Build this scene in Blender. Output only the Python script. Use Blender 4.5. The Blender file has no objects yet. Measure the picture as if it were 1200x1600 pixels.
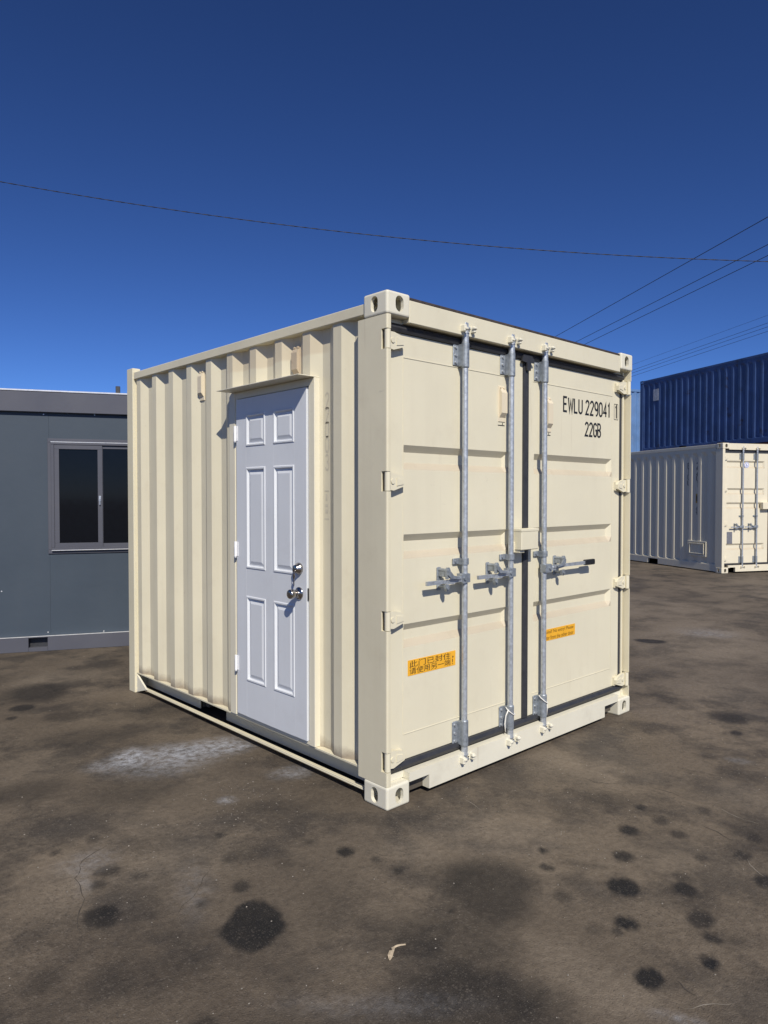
import bpy, bmesh, math, random
from mathutils import Vector, Matrix
R = math.radians
random.seed(7)
scene = bpy.context.scene
col = scene.collection

# ------------------------------------------------------------------ camera
cam_d = bpy.data.cameras.new('camera')
cam_d.sensor_fit = 'VERTICAL'; cam_d.sensor_height = 36.0; cam_d.lens = 25.07
cam_d.clip_start = 0.05; cam_d.clip_end = 2000
cam = bpy.data.objects.new('camera', cam_d); col.objects.link(cam)
cam.location = (-2.409, -2.563, 1.576)
cam.rotation_euler = (R(90 - 1.304), 0, R(-42.98))
scene.camera = cam
scene.render.resolution_x = 768; scene.render.resolution_y = 1024

# ------------------------------------------------------------------ sky, sun, exposure
SUN = Vector((-1.0, -1.78, 1.80)).normalized()          # towards the sun
SUN_EL = math.asin(SUN.z); SUN_AZ = math.atan2(SUN.x, SUN.y)
world = bpy.data.worlds.new('World'); scene.world = world; world.use_nodes = True
wn = world.node_tree.nodes; wl = world.node_tree.links
for n in list(wn): wn.remove(n)
wo = wn.new('ShaderNodeOutputWorld'); bg = wn.new('ShaderNodeBackground'); sky = wn.new('ShaderNodeTexSky')
sky.sky_type = 'NISHITA'; sky.sun_disc = False
sky.sun_elevation = SUN_EL; sky.sun_rotation = SUN_AZ
sky.altitude = 0; sky.air_density = 0.6; sky.dust_density = 0.3; sky.ozone_density = 10.0
bg.inputs['Strength'].default_value = 0.064
hs = wn.new('ShaderNodeHueSaturation'); hs.inputs['Hue'].default_value = 0.503; hs.inputs['Saturation'].default_value = 1.0; gm_ = wn.new('ShaderNodeGamma'); gm_.inputs['Gamma'].default_value = 1.25
wl.new(sky.outputs[0], hs.inputs['Color']); wl.new(hs.outputs[0], gm_.inputs['Color']); wl.new(gm_.outputs[0], bg.inputs['Color']); wl.new(bg.outputs[0], wo.inputs['Surface'])
sun_d = bpy.data.lights.new('sun', 'SUN'); sun_d.energy = 4.5; sun_d.angle = R(0.53); sun_d.color = (1.0, 0.94, 0.84)
sun = bpy.data.objects.new('sun', sun_d); col.objects.link(sun)
sun.rotation_euler = SUN.to_track_quat('Z', 'Y').to_euler()
scene.view_settings.view_transform = 'Standard'; scene.view_settings.look = 'None'
scene.view_settings.exposure = 0.05; scene.view_settings.gamma = 1.0; scene.view_settings.use_curve_mapping = False

# ------------------------------------------------------------------ mesh helpers
class MB:
    """collects shapes, then links them as ONE mesh object"""
    def __init__(s): s.v = []; s.f = []; s.sm = []
    def add(s, vs, fs, smooth=False):
        k = len(s.v); s.v += [tuple(q) for q in vs]
        for f in fs: s.f.append([k + i for i in f]); s.sm.append(smooth)
        return s
    def box(s, x0, x1, y0, y1, z0, z1, b=0.0):
        if x0 > x1: x0, x1 = x1, x0
        if y0 > y1: y0, y1 = y1, y0
        if z0 > z1: z0, z1 = z1, z0
        b = min(b, (x1-x0)*.45, (y1-y0)*.45, (z1-z0)*.45)
        c = ((x0+x1)/2, (y0+y1)/2, (z0+z1)/2); h = ((x1-x0)/2, (y1-y0)/2, (z1-z0)/2)
        if b <= 0:
            vs = [(x0,y0,z0),(x1,y0,z0),(x1,y1,z0),(x0,y1,z0),(x0,y0,z1),(x1,y0,z1),(x1,y1,z1),(x0,y1,z1)]
            return s.add(vs, [(0,3,2,1),(4,5,6,7),(0,1,5,4),(1,2,6,5),(2,3,7,6),(3,0,4,7)])
        vs = []; ix = {}
        for i in (-1,1):
            for j in (-1,1):
                for k in (-1,1):
                    sg = (i,j,k)
                    for a in range(3):
                        ix[(i,j,k,a)] = len(vs)
                        vs.append(tuple(c[d] + sg[d]*(h[d] if d == a else h[d]-b) for d in range(3)))
        fs = []
        for a in range(3):
            o = [d for d in range(3) if d != a]
            for sgn in (-1,1):
                q = []
                for (m,n) in ((-1,-1),(1,-1),(1,1),(-1,1)):
                    t = [0,0,0]; t[a] = sgn; t[o[0]] = m; t[o[1]] = n; q.append(ix[(t[0],t[1],t[2],a)])
                fs.append(q)
        for a in range(3):              # edges parallel to axis a
            o = [d for d in range(3) if d != a]
            for m in (-1,1):
                for n in (-1,1):
                    q = []
                    for (e,ax) in ((-1,o[0]),(1,o[0]),(1,o[1]),(-1,o[1])):
                        t = [0,0,0]; t[a] = e; t[o[0]] = m; t[o[1]] = n; q.append(ix[(t[0],t[1],t[2],ax)])
                    fs.append(q)
        for i in (-1,1):
            for j in (-1,1):
                for k in (-1,1): fs.append([ix[(i,j,k,a)] for a in range(3)])
        return s.add(vs, fs)
    def cyl(s, p0, p1, r0, r1=None, n=16, cap=True):
        r1 = r0 if r1 is None else r1
        p0 = Vector(p0); p1 = Vector(p1); d = (p1-p0).normalized()
        u = d.orthogonal().normalized(); w = d.cross(u)
        a = [p0 + (u*math.cos(2*math.pi*i/n) + w*math.sin(2*math.pi*i/n))*r0 for i in range(n)]
        c = [p1 + (u*math.cos(2*math.pi*i/n) + w*math.sin(2*math.pi*i/n))*r1 for i in range(n)]
        s.add(a + c, [(i, (i+1) % n, n+(i+1) % n, n+i) for i in range(n)], True)
        if cap:
            s.add(a, [tuple(range(n))[::-1]]); s.add(c, [tuple(range(n))])
        return s
    def tube(s, pts, r, n=8):
        pts = [Vector(q) for q in pts]; rings = []; prev = None
        for i, q in enumerate(pts):
            d = (pts[min(i+1, len(pts)-1)] - pts[max(i-1, 0)]).normalized()
            if prev is None: u = d.orthogonal().normalized()
            else:
                u = prev - d*prev.dot(d); u.normalize()
            prev = u; w = d.cross(u)
            rings.append([q + (u*math.cos(2*math.pi*k/n) + w*math.sin(2*math.pi*k/n))*r for k in range(n)])
        vs = [v for rg in rings for v in rg]
        fs = [(i*n+k, i*n+(k+1) % n, (i+1)*n+(k+1) % n, (i+1)*n+k) for i in range(len(pts)-1) for k in range(n)]
        fs2 = fs + [tuple(range(n)), tuple(range((len(pts)-1)*n, len(pts)*n))]
        return s.add(vs, fs2, True)
    def prism(s, outline, axis, a0, a1):
        """outline: 2D points; axis 'x': (y,z), 'y': (x,z), 'z': (x,y)"""
        def P(q, a):
            return {'x': (a, q[0], q[1]), 'y': (q[0], a, q[1]), 'z': (q[0], q[1], a)}[axis]
        n = len(outline)
        vs = [P(q, a0) for q in outline] + [P(q, a1) for q in outline]
        fs = [(i, (i+1) % n, n+(i+1) % n, n+i) for i in range(n)] + [tuple(range(n))[::-1], tuple(range(n, 2*n))]
        return s.add(vs, fs)
    def sheet(s, prof, z0, z1, taper=0.0, outer=None):
        """vertical corrugated sheet from a plan profile [(x,y)]"""
        if not taper:
            vs = [(x, y, z0) for x, y in prof] + [(x, y, z1) for x, y in prof]; n = len(prof)
            return s.add(vs, [(i, i+1, n+i+1, n+i) for i in range(n-1)])
        zs = [z0, z0+.010, z0+.030, z1-taper, z1-taper*.5, z1]; n = len(prof); vs = []
        for k, z in enumerate(zs):
            t = (0, 0, 1, 1, 0, 0)[k]
            vs += [(outer + (x-outer)*t, y, z) for x, y in prof]
        return s.add(vs, [(k*n+i, k*n+i+1, (k+1)*n+i+1, (k+1)*n+i) for k in range(5) for i in range(n-1)])
    def build(s, name, mat, parent=None):
        me = bpy.data.meshes.new(name); me.from_pydata(s.v, [], s.f); me.update()
        for p_, sm in zip(me.polygons, s.sm): p_.use_smooth = sm
        bm = bmesh.new(); bm.from_mesh(me); bmesh.ops.recalc_face_normals(bm, faces=bm.faces); bm.to_mesh(me); bm.free()
        me.materials.append(mat)
        o = bpy.data.objects.new(name, me); col.objects.link(o)
        if parent: o.parent = parent
        return o

def tag(o, label=None, cat=None, group=None, kind=None):
    if label: o['label'] = label
    if cat: o['category'] = cat
    if group: o['group'] = group
    if kind: o['kind'] = kind
    return o
def thing(name, loc, rz, label, cat, group=None):
    o = bpy.data.objects.new(name, None); col.objects.link(o); o.empty_display_size = .2
    o.location = loc; o.rotation_euler = (0, 0, rz)
    return tag(o, label, cat, group)
def boxes(name, mat, parent, lst, b=0.0):
    for a in lst: MB().box(*a, b=b).build(name, mat, parent)
def bx(name, mat, parent, *a, b=0.0):
    return MB().box(*a, b=b).build(name, mat, parent)

# ------------------------------------------------------------------ materials
def new_mat(name):
    m = bpy.data.materials.new(name); m.use_nodes = True
    nt = m.node_tree
    for n in list(nt.nodes): nt.nodes.remove(n)
    o = nt.nodes.new('ShaderNodeOutputMaterial'); p = nt.nodes.new('ShaderNodeBsdfPrincipled')
    nt.links.new(p.outputs[0], o.inputs[0])
    return m, nt, p
class NT:
    def __init__(s, nt): s.nt = nt
    def n(s, t, **kw):
        x = s.nt.nodes.new(t)
        for k, v in kw.items(): setattr(x, k, v)
        return x
    def l(s, a, b): s.nt.links.new(a, b)
    def noise(s, vec, scale, detail=4, rough=.55, stretch=None):
        if stretch:
            mp = s.n('ShaderNodeMapping'); mp.inputs['Scale'].default_value = stretch; s.l(vec, mp.inputs['Vector']); vec = mp.outputs[0]
        x = s.n('ShaderNodeTexNoise'); s.l(vec, x.inputs['Vector'])
        x.inputs['Scale'].default_value = scale; x.inputs['Detail'].default_value = detail; x.inputs['Roughness'].default_value = rough
        return x.outputs['Fac']
    def mr(s, v, a, b, c=0.0, d=1.0, smooth=False):
        x = s.n('ShaderNodeMapRange'); x.interpolation_type = 'SMOOTHSTEP' if smooth else 'LINEAR'
        s.l(v, x.inputs['Value'])
        for k, q in zip(('From Min', 'From Max', 'To Min', 'To Max'), (a, b, c, d)): x.inputs[k].default_value = q
        return x.outputs[0]
    def math(s, op, a, b=None):
        x = s.n('ShaderNodeMath'); x.operation = op
        for i, q in enumerate((a, b)):
            if q is None: continue
            if isinstance(q, (int, float)): x.inputs[i].default_value = q
            else: s.l(q, x.inputs[i])
        return x.outputs[0]
    def mix(s, fac, a, b, blend='MIX'):
        x = s.n('ShaderNodeMix'); x.data_type = 'RGBA'; x.blend_type = blend
        for i, q in ((0, fac), (6, a), (7, b)):
            if isinstance(q, (int, float)): x.inputs[i].default_value = q
            elif isinstance(q, tuple): x.inputs[i].default_value = (*q, 1) if len(q) == 3 else q
            else: s.l(q, x.inputs[i])
        return x.outputs[2]
    def bump(s, h, strength, dist, p):
        x = s.n('ShaderNodeBump'); x.inputs['Strength'].default_value = strength; x.inputs['Distance'].default_value = dist
        s.l(h, x.inputs['Height']); s.l(x.outputs[0], p.inputs['Normal'])
def paint(name, base, rough=.5, var=.12, streak=.10, rust=0.0, dirt=(.30, .25, .18), dirt_amt=.25, bump=.06, spec=.4, wear=0.0, rustcol=(.10, .045, .02)):
    m, nt, p = new_mat(name); t = NT(nt)
    tc = t.n('ShaderNodeTexCoord').outputs['Object']
    big = t.noise(tc, 1.7, 4)
    stk = t.noise(tc, 9, 5, .6, stretch=(1, 1, .06))
    fine = t.noise(tc, 60, 3)
    c = t.mix(t.mr(big, .3, .7), tuple(q*(1-var) for q in base), tuple(min(1, q*(1+var*.6)) for q in base))
    c = t.mix(t.math('MULTIPLY', t.mr(stk, .5, .8), streak), c, dirt)
    dm = t.math('MULTIPLY', t.mr(t.noise(tc, 4.5, 8, .7), .55, .85), dirt_amt)
    c = t.mix(dm, c, dirt)
    if rust:
        r_ = t.mr(t.noise(tc, 2.3, 10, .72), .72-rust*.3, .80-rust*.3)
        c = t.mix(r_, c, rustcol)
    c = t.mix(t.mr(fine, .35, .65, 0, .07), c, (.9, .9, .9), 'MULTIPLY')
    if wear:
        # sparse rust specks, scuffs and thin run marks
        sp_ = t.math('MULTIPLY', t.mr(t.noise(tc, 85, 3, .6), .715, .75), t.mr(t.noise(tc, 3.1, 4), .50, .66))
        c = t.mix(t.math('MULTIPLY', sp_, .8*wear), c, (.16, .085, .045))
        sf = t.math('MULTIPLY', t.mr(t.noise(tc, 11, 6, .7, stretch=(1, 1, 2.2)), .64, .72), t.mr(t.noise(tc, 1.6, 3), .5, .62))
        c = t.mix(t.math('MULTIPLY', sf, .30*wear), c, (.33, .28, .22))
        run = t.math('MULTIPLY', t.mr(t.noise(tc, 26, 3, .5, stretch=(1, 1, .035)), .66, .74), t.mr(t.noise(tc, 1.2, 3), .46, .60))
        c = t.mix(t.math('MULTIPLY', run, .32*wear), c, (.40, .32, .22))
    t.l(c, p.inputs['Base Color'])
    t.l(t.mr(big, .3, .7, rough-.08, rough+.1), p.inputs['Roughness'])
    p.inputs['Specular IOR Level'].default_value = spec
    if bump: t.bump(t.noise(tc, 14, 4), bump, .01, p)
    return m
def plain(name, base, rough=.5, metal=0.0, spec=.5, var=.15, scale=20, bump=0.0):
    m, nt, p = new_mat(name); t = NT(nt)
    tc = t.n('ShaderNodeTexCoord').outputs['Object']
    nz = t.noise(tc, scale, 5, .6)
    t.l(t.mix(t.mr(nz, .3, .7), tuple(q*(1-var) for q in base), tuple(min(1, q*(1+var)) for q in base)), p.inputs['Base Color'])
    t.l(t.mr(nz, .3, .7, rough*.85, min(1, rough*1.15)), p.inputs['Roughness'])
    p.inputs['Metallic'].default_value = metal; p.inputs['Specular IOR Level'].default_value = spec
    if bump: t.bump(t.noise(tc, scale*3, 4), bump, .004, p)
    return m
CREAM = (.685, .63, .465)
M = {}
M['cream'] = paint('cream_paint', CREAM, .5, var=.05, streak=.10, dirt=(.34, .27, .19), dirt_amt=.22, wear=1.0)
M['cream_door'] = paint('cream_door_paint', (.70, .650, .490), .48, var=.04, streak=.07, dirt=(.36, .30, .22), dirt_amt=.16, wear=.6)
M['cream_sill'] = paint('cream_sill_paint', (.72, .685, .555), .5, var=.05, streak=.05, dirt=(.30, .25, .19), dirt_amt=.30, wear=1.0)
M['cream_new'] = paint('fresh_cream_paint', (.74, .69, .54), .42, var=.03, streak=.03, dirt_amt=.06)
M['cream_far'] = paint('far_cream_paint', (.71, .65, .50), .5, var=.04, streak=.06, dirt_amt=.10)
M['vent'] = paint('vent_plastic', (.70, .615, .455), .6, var=.05, streak=.0, dirt_amt=.1)
M['vent_old'] = paint('weathered_vent_plastic', (.56, .46, .33), .7, var=.2, streak=.1, dirt_amt=.4, rust=.42, rustcol=(.16, .08, .05))
M['white_door'] = paint('white_door_paint', (.665, .685, .705), .42, var=.03, streak=.05, dirt=(.36, .35, .35), dirt_amt=.22, bump=.03)
M['white'] = plain('white_paint', (.8, .8, .8), .45, var=.04)
M['dusty_dimmed'] = paint('dusty_dimmed_cream_paint', (.52, .455, .34), .6, var=.08, streak=.05, dirt=(.30, .24, .17), dirt_amt=.5)  # dirt tone, also darkened in colour to dim the sunlit trough ledges
M['rubber'] = plain('black_rubber', (.030, .031, .036), .55, var=.2)
M['grip'] = plain('black_grip', (.012, .012, .013), .5)
M['galv'] = plain('galvanised_steel', (.47, .50, .53), .45, metal=.55, var=.22, scale=55, bump=.15)
M['galv_dark'] = plain('dull_galvanised_steel', (.30, .33, .36), .52, metal=.5, var=.25, scale=45, bump=.2)
M['zinc'] = plain('bright_zinc', (.62, .64, .66), .35, metal=.8, var=.15, scale=60)
M['chrome'] = plain('satin_nickel', (.42, .39, .36), .22, metal=1.0, var=.1, scale=80)
M['dark_edge'] = plain('dark_brown_edge', (.050, .038, .032), .7, var=.35, scale=30)
M['under'] = paint('underside_coating', (.10, .085, .065), .8, var=.2, dirt_amt=.4, dirt=(.06, .05, .04))
M['orange'] = plain('orange_sticker', (.83, .42, .030), .42, var=.05)
M['ink'] = plain('black_print', (.012, .012, .012), .5, var=.1)
M['ink_orange'] = plain('brown_print', (.10, .042, .008), .5, var=.1)
M['ghost'] = plain('painted_over_print', (.555, .51, .395), .5, var=.1)
M['cord'] = plain('white_cord', (.78, .76, .70), .7, var=.06)
M['cable'] = plain('dark_cable', (.018, .018, .022), .6)
M['grey_wall'] = paint('blue_grey_panel_paint', (.049, .066, .088), .55, var=.06, streak=.05, dirt=(.10, .10, .10), dirt_amt=.10, bump=.10, spec=.35)
M['grey_trim'] = paint('grey_trim_paint', (.082, .085, .105), .45, var=.06, streak=.04, dirt=(.15, .14, .13), dirt_amt=.12)
M['pale_metal'] = plain('pale_metal_edge', (.72, .72, .72), .3, metal=.3, var=.1)
M['glass'] = plain('dark_window_glass', (.004, .005, .008), .06, var=.1, spec=.16)
M['blue'] = paint('navy_container_paint', (.052, .100, .245), .5, var=.3, streak=.4, rust=.42, dirt=(.035, .03, .04), dirt_amt=.75, rustcol=(.04, .028, .03))
M['pale_blue'] = paint('faded_blue_container_paint', (.10, .20, .40), .6, var=.2, streak=.3, rust=.25, dirt=(.28, .30, .34), dirt_amt=.5, rustcol=(.09, .06, .05))
M['red'] = paint('red_oxide_container_paint', (.16, .045, .035), .6, var=.15, streak=.2, rust=.3, dirt_amt=.4)
M['sticker_grey'] = plain('grey_data_plate', (.22, .22, .24), .4, metal=.3)
M['sticker_white'] = plain('white_sticker', (.75, .75, .8), .4, var=.05)
M['sticker_faded'] = plain('faded_notice', (.42, .44, .48), .6, var=.25, scale=12)
M['sticker_blue'] = plain('blue_print', (.06, .12, .40), .4, var=.05)
M['sticker_yellow'] = plain('yellow_sticker', (.55, .33, .05), .5)
M['scratch'] = plain('pale_scratch', (.23, .205, .17), .9, var=.3, scale=30)
M['crack'] = plain('dark_crack', (.060, .050, .041), .95, var=.4, scale=30)
M['leaf'] = plain('dried_peel', (.42, .34, .235), .7, var=.2, scale=90)

# ------------------------------------------------------------------ lettering
def arc(cx, cy, rx, ry, a0, a1, n=8):
    return [(cx + rx*math.cos(R(a0+(a1-a0)*i/n)), cy + ry*math.sin(R(a0+(a1-a0)*i/n))) for i in range(n+1)]
GL = {
 'E': (.42, [[(.42,1),(0,1),(0,0),(.42,0)], [(.02,.52),(.36,.52)]]),
 'W': (.60, [[(0,1),(.14,0),(.30,.8),(.46,0),(.60,1)]]),
 'L': (.40, [[(0,1),(0,0),(.40,0)]]),
 'U': (.44, [[(0,1)] + arc(.22,.22,.22,.22,180,360) + [(.44,1)]]),
 '2': (.42, [arc(.21,.76,.21,.24,170,-30,8) + [(0,0),(.42,0)]]),
 '9': (.42, [arc(.21,.70,.21,.30,0,360,16), [(.42,.72)] + arc(.19,.3,.23,.30,0,-100,6)]),
 '6': (.42, [arc(.21,.30,.21,.30,0,360,16), [(0,.28)] + arc(.23,.7,.23,.30,180,80,6)]),
 '0': (.42, [[(0,.25),(0,.75)] + arc(.21,.75,.21,.25,180,0,8)[1:] + arc(.21,.25,.21,.25,0,-180,8)]),
 '4': (.46, [[(.32,0),(.32,1),(0,.30),(.46,.30)]]),
 '1': (.20, [[(0,.84),(.14,1),(.14,0)]]),
 'G': (.42, [arc(.21,.75,.21,.25,20,180,8) + arc(.21,.25,.21,.25,180,360,8) + [(.42,.48),(.24,.48)]]),
 'B': (.42, [[(0,0),(0,1),(.22,1)] + arc(.22,.76,.18,.24,90,-90,8)[1:] + [(.02,.52)], [(.22,.50)] + arc(.22,.25,.2,.25,90,-90,8) + [(.02,0)]]),
 '3': (.42, [arc(.20,.76,.2,.24,160,-80,8) + arc(.20,.26,.22,.26,80,-160,8)]),
 '8': (.42, [arc(.21,.76,.18,.24,0,360,14), arc(.21,.26,.21,.26,0,360,14)]),
 'T': (.42, [[(0,1),(.42,1)], [(.21,.98),(.21,0)]]),
 'C': (.42, [arc(.21,.75,.21,.25,10,180,8) + arc(.21,.25,.21,.25,180,350,8)]),
}
def stroke(mb, pts, w, P, lift):
    """mitred strip along pts (2D); P maps (u,v,lift) to 3D"""
    n = len(pts); L_ = []; R_ = []
    for i in range(n):
        a = Vector(pts[max(i-1, 0)]); b = Vector(pts[i]); c = Vector(pts[min(i+1, n-1)])
        d1 = (b-a).normalized() if i > 0 else (c-b).normalized()
        d2 = (c-b).normalized() if i < n-1 else d1
        n1 = Vector((-d1.y, d1.x)); n2 = Vector((-d2.y, d2.x)); m = (n1+n2)
        m = m.normalized() if m.length > 1e-6 else n1
        k = w/2/max(.35, m.dot(n1)); e = Vector((0, 0))
        if i == 0: e = -d1*w*.0
        L_.append(b + m*k + e); R_.append(b - m*k + e)
    vs = [P(q.x, q.y, lift) for q in L_] + [P(q.x, q.y, lift) for q in R_]
    mb.add(vs, [(i, i+1, n+i+1, n+i) for i in range(n-1)])
def letters(name, text, h, mat, parent, P, w=.15, gap=.17, xs=1.0, vertical=False):
    """stencil style lettering; P(u,v,lift) in metres"""
    mb = MB(); u = 0.0; v = 0.0; k = 0
    for ch in text:
        if ch == ' ':
            u += .34*h*xs; v -= .55*h; continue
        wd, st = GL[ch]
        for s_ in st:
            k += 1
            o = -wd/2*h*xs if vertical else 0
            stroke(mb, [(u + o + q[0]*h*xs, v + q[1]*h) for q in s_], w*h*(.8 if xs < 1 else 1), P, (k % 4)*.00025)
        if vertical: v -= 1.16*h
        else: u += (wd + gap)*h*xs
    return mb.build(name, mat, parent), u
def text_mesh(name, body, width, height, mat, parent, P):
    cu = bpy.data.curves.new('lettering', 'FONT'); cu.body = body
    o = bpy.data.objects.new('lettering', cu); col.objects.link(o)
    bpy.context.view_layer.update()
    me = bpy.data.meshes.new_from_object(o.evaluated_get(bpy.context.evaluated_depsgraph_get()))
    bpy.data.objects.remove(o); bpy.data.curves.remove(cu)
    xs = [v.co.x for v in me.vertices]; ys = [v.co.y for v in me.vertices]
    x0, x1, y0, y1 = min(xs), max(xs), min(ys), max(ys)
    for v in me.vertices:
        v.co = P((v.co.x-x0)/(x1-x0)*width, (v.co.y-y0)/(y1-y0)*height, 0)
    me.name = name; me.materials.clear(); me.materials.append(mat)
    ob = bpy.data.objects.new(name, me); col.objects.link(ob); ob.parent = parent
    return ob
M['slab'] = plain('far_concrete', (.16, .14, .12), .85, var=.2, scale=3)
M['grit'] = plain('pale_grit', (.25, .225, .19), .85, var=.4, scale=8)
M['cream_side'] = paint('cream_side_paint', CREAM, .5, var=.05, streak=.16, dirt=(.36, .29, .20), dirt_amt=.24, wear=1.0)
def weather_side(m):
    # grime creeping up from the bottom weld, and the brown band of old paint above the entry door
    nt = m.node_tree; t = NT(nt); p = [n for n in nt.nodes if n.type == 'BSDF_PRINCIPLED'][0]
    c = p.inputs['Base Color'].links[0].from_socket
    tc = t.n('ShaderNodeTexCoord').outputs['Object']; sp = t.n('ShaderNodeSeparateXYZ'); t.l(tc, sp.inputs[0])
    nz = t.noise(tc, 13, 7, .7)
    lo = t.mr(t.math('ADD', sp.outputs['Z'], t.math('MULTIPLY', nz, -.09)), .185, .125)
    c = t.mix(t.math('MULTIPLY', lo, .75), c, (.20, .15, .11))
    edge = t.math('ADD', sp.outputs['Z'], t.math('MULTIPLY', t.noise(tc, 3, 3), .05))
    band = t.math('MULTIPLY', t.mr(edge, 2.385, 2.400), t.math('MULTIPLY', t.mr(sp.outputs['Y'], .45, .60), t.mr(sp.outputs['Y'], 1.62, 1.45)))
    c = t.mix(t.math('MULTIPLY', band, .42), c, (.52, .41, .27))
    t.l(c, p.inputs['Base Color'])
weather_side(M['cream_side'])

# ------------------------------------------------------------------ ground: stained yard surface (one sheet, finer mesh near the container)
import numpy as np
from mathutils import noise as mnoise
DARK = [(-1.006,-0.348,1.004,0.15,0.099,0.93,0.8),(-0.969,-0.397,0.983,0.066,0.069,0.85,0.6),(-0.9,-0.096,1.02,0.057,0.041,0.55,0.4),(-1.069,-0.094,1.071,0.04,0.037,0.45,0.3),(-1.407,0.081,1.204,0.091,0.07,0.8,0.55),(-1.362,0.104,1.193,0.053,0.038,0.6,0.4),(-0.739,0.35,1.048,0.032,0.029,0.6,0.4),(-0.736,0.118,1.011,0.103,0.125,0.4,0.2),(-0.809,0.13,1.033,0.061,0.044,0.35,0.2),(-0.403,-0.164,0.874,0.051,0.05,0.75,0.45),(-0.347,-0.3,0.832,0.033,0.025,0.5,0.3),(-0.667,-0.075,0.959,0.064,0.049,0.3,0.1),(-0.461,0.017,0.923,0.042,0.04,0.4,0.3),(-1.238,0.398,1.19,0.06,0.074,0.55,0.3),(-1.315,0.321,1.204,0.051,0.044,0.5,0.3),(-1.161,0.264,1.152,0.037,0.045,0.4,0.3),(-1.169,0.716,1.206,0.059,0.044,0.4,0.2),(-1.35,0.706,1.253,0.031,0.028,0.5,0.3),(-0.566,3.498,1.273,0.372,0.305,0.75,0.3),(-0.797,3.124,1.292,0.09,0.094,0.8,0.6),(-0.634,2.686,1.242,0.177,0.19,0.5,0.2),(-0.928,2.912,1.304,0.049,0.041,0.6,0.5),(-1.688,-0.143,1.275,0.1,0.091,0.45,0.1),(-1.364,-0.672,1.063,0.043,0.056,0.5,0.3),(-1.269,1.497,1.293,0.237,0.302,0.5,0.1),(-0.846,1.104,1.165,0.224,0.369,0.4,0.1),(-0.737,2.151,1.227,0.238,0.452,0.4,0.1),(-0.027,2.339,1.117,0.261,0.42,0.45,0.1),(0.703,-0.91,0.492,0.061,0.054,0.75,0.45),(0.97,-0.829,0.478,0.047,0.038,0.7,0.4),(0.907,-0.964,0.453,0.059,0.046,0.5,0.4),(0.833,-1.084,0.432,0.048,0.047,0.55,0.4),(1.174,-1.058,0.402,0.056,0.054,0.45,0.2),(0.459,-1.026,0.496,0.058,0.053,0.7,0.5),(0.239,-1.147,0.495,0.07,0.064,0.95,0.65),(0.482,-1.275,0.424,0.054,0.052,0.45,0.4),(0.399,-1.328,0.419,0.06,0.063,0.7,0.5),(0.699,-1.257,0.403,0.042,0.041,0.45,0.3),(0.842,-1.366,0.358,0.056,0.047,0.55,0.4),(1.05,-1.336,0.346,0.062,0.047,0.55,0.3),(0.698,-1.522,0.329,0.06,0.052,0.7,0.5),(0.248,-1.458,0.4,0.07,0.054,0.65,0.5),(0.158,-1.533,0.388,0.036,0.04,0.65,0.4),(0.02,-1.58,0.391,0.044,0.036,0.8,0.5),(-0.19,-1.472,0.463,0.06,0.052,0.95,0.6),(0.023,-1.277,0.491,0.042,0.054,0.8,0.5),(-0.05,-1.268,0.507,0.032,0.025,0.6,0.4),(-0.094,-1.211,0.533,0.048,0.046,0.3,0.1),(0.005,-1.019,0.573,0.046,0.05,0.45,0.4),(0.241,-0.755,0.602,0.029,0.028,0.7,0.5),(0.131,-0.846,0.597,0.032,0.043,0.65,0.4),(0.268,-0.937,0.549,0.038,0.149,0.4,0.1),(-0.403,-0.783,0.728,0.021,0.022,0.6,0.3),(-0.397,-0.671,0.756,0.027,0.025,0.35,0.2),(-0.351,-0.44,0.802,0.041,0.029,0.6,0.4),(-0.173,-0.77,0.678,0.273,0.232,0.72,0.35),(-0.241,-0.589,0.74,0.14,0.236,0.3,0.1),(-0.545,-0.867,0.74,0.228,0.313,0.55,0.2),(-0.697,-1.141,0.696,0.215,0.334,0.72,0.25),(-0.917,-1.022,0.803,0.161,0.211,0.5,0.1),(0.943,-0.674,0.516,0.131,0.181,0.4,0.1),(0.672,-0.581,0.575,0.068,0.127,0.3,0.1),(2.81,-0.525,0.375,0.179,0.154,0.65,0.4),(2.515,-0.707,0.364,0.057,0.042,0.6,0.4),(4.938,1.078,0.462,0.144,0.165,0.85,0.5),(8.541,1.751,0.377,0.143,0.133,0.5,0.3),(2.649,-0.829,0.334,0.116,0.085,0.4,0.2),(4.093,0.396,0.429,0.135,0.178,0.35,0.2),(0.302,-1.414,0.406,0.055,0.145,0.25,0.1),(0.184,0.427,0.857,0.073,0.089,0.25,0.1),(0.99,-0.249,0.6,0.191,0.323,0.2,0.1),(-1.147,-0.875,0.928,0.078,0.225,0.3,0.1),(-1.446,-0.342,1.157,0.145,0.265,0.28,0.1),(-0.975,0.459,1.125,0.124,0.171,0.25,0.1),(-0.662,-0.394,0.892,0.113,0.174,0.2,0.1),(0.218,-1.65,0.341,0.08,0.132,0.25,0.1),(1.741,-1.077,0.348,0.12,0.141,0.2,0.1),(-0.367,0.437,0.972,0.121,0.289,0.45,0.1),(-0.061,-0.045,0.821,0.083,0.278,0.3,0.1),(-0.768,-0.525,0.892,0.12,0.187,0.25,0.1)]
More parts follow.
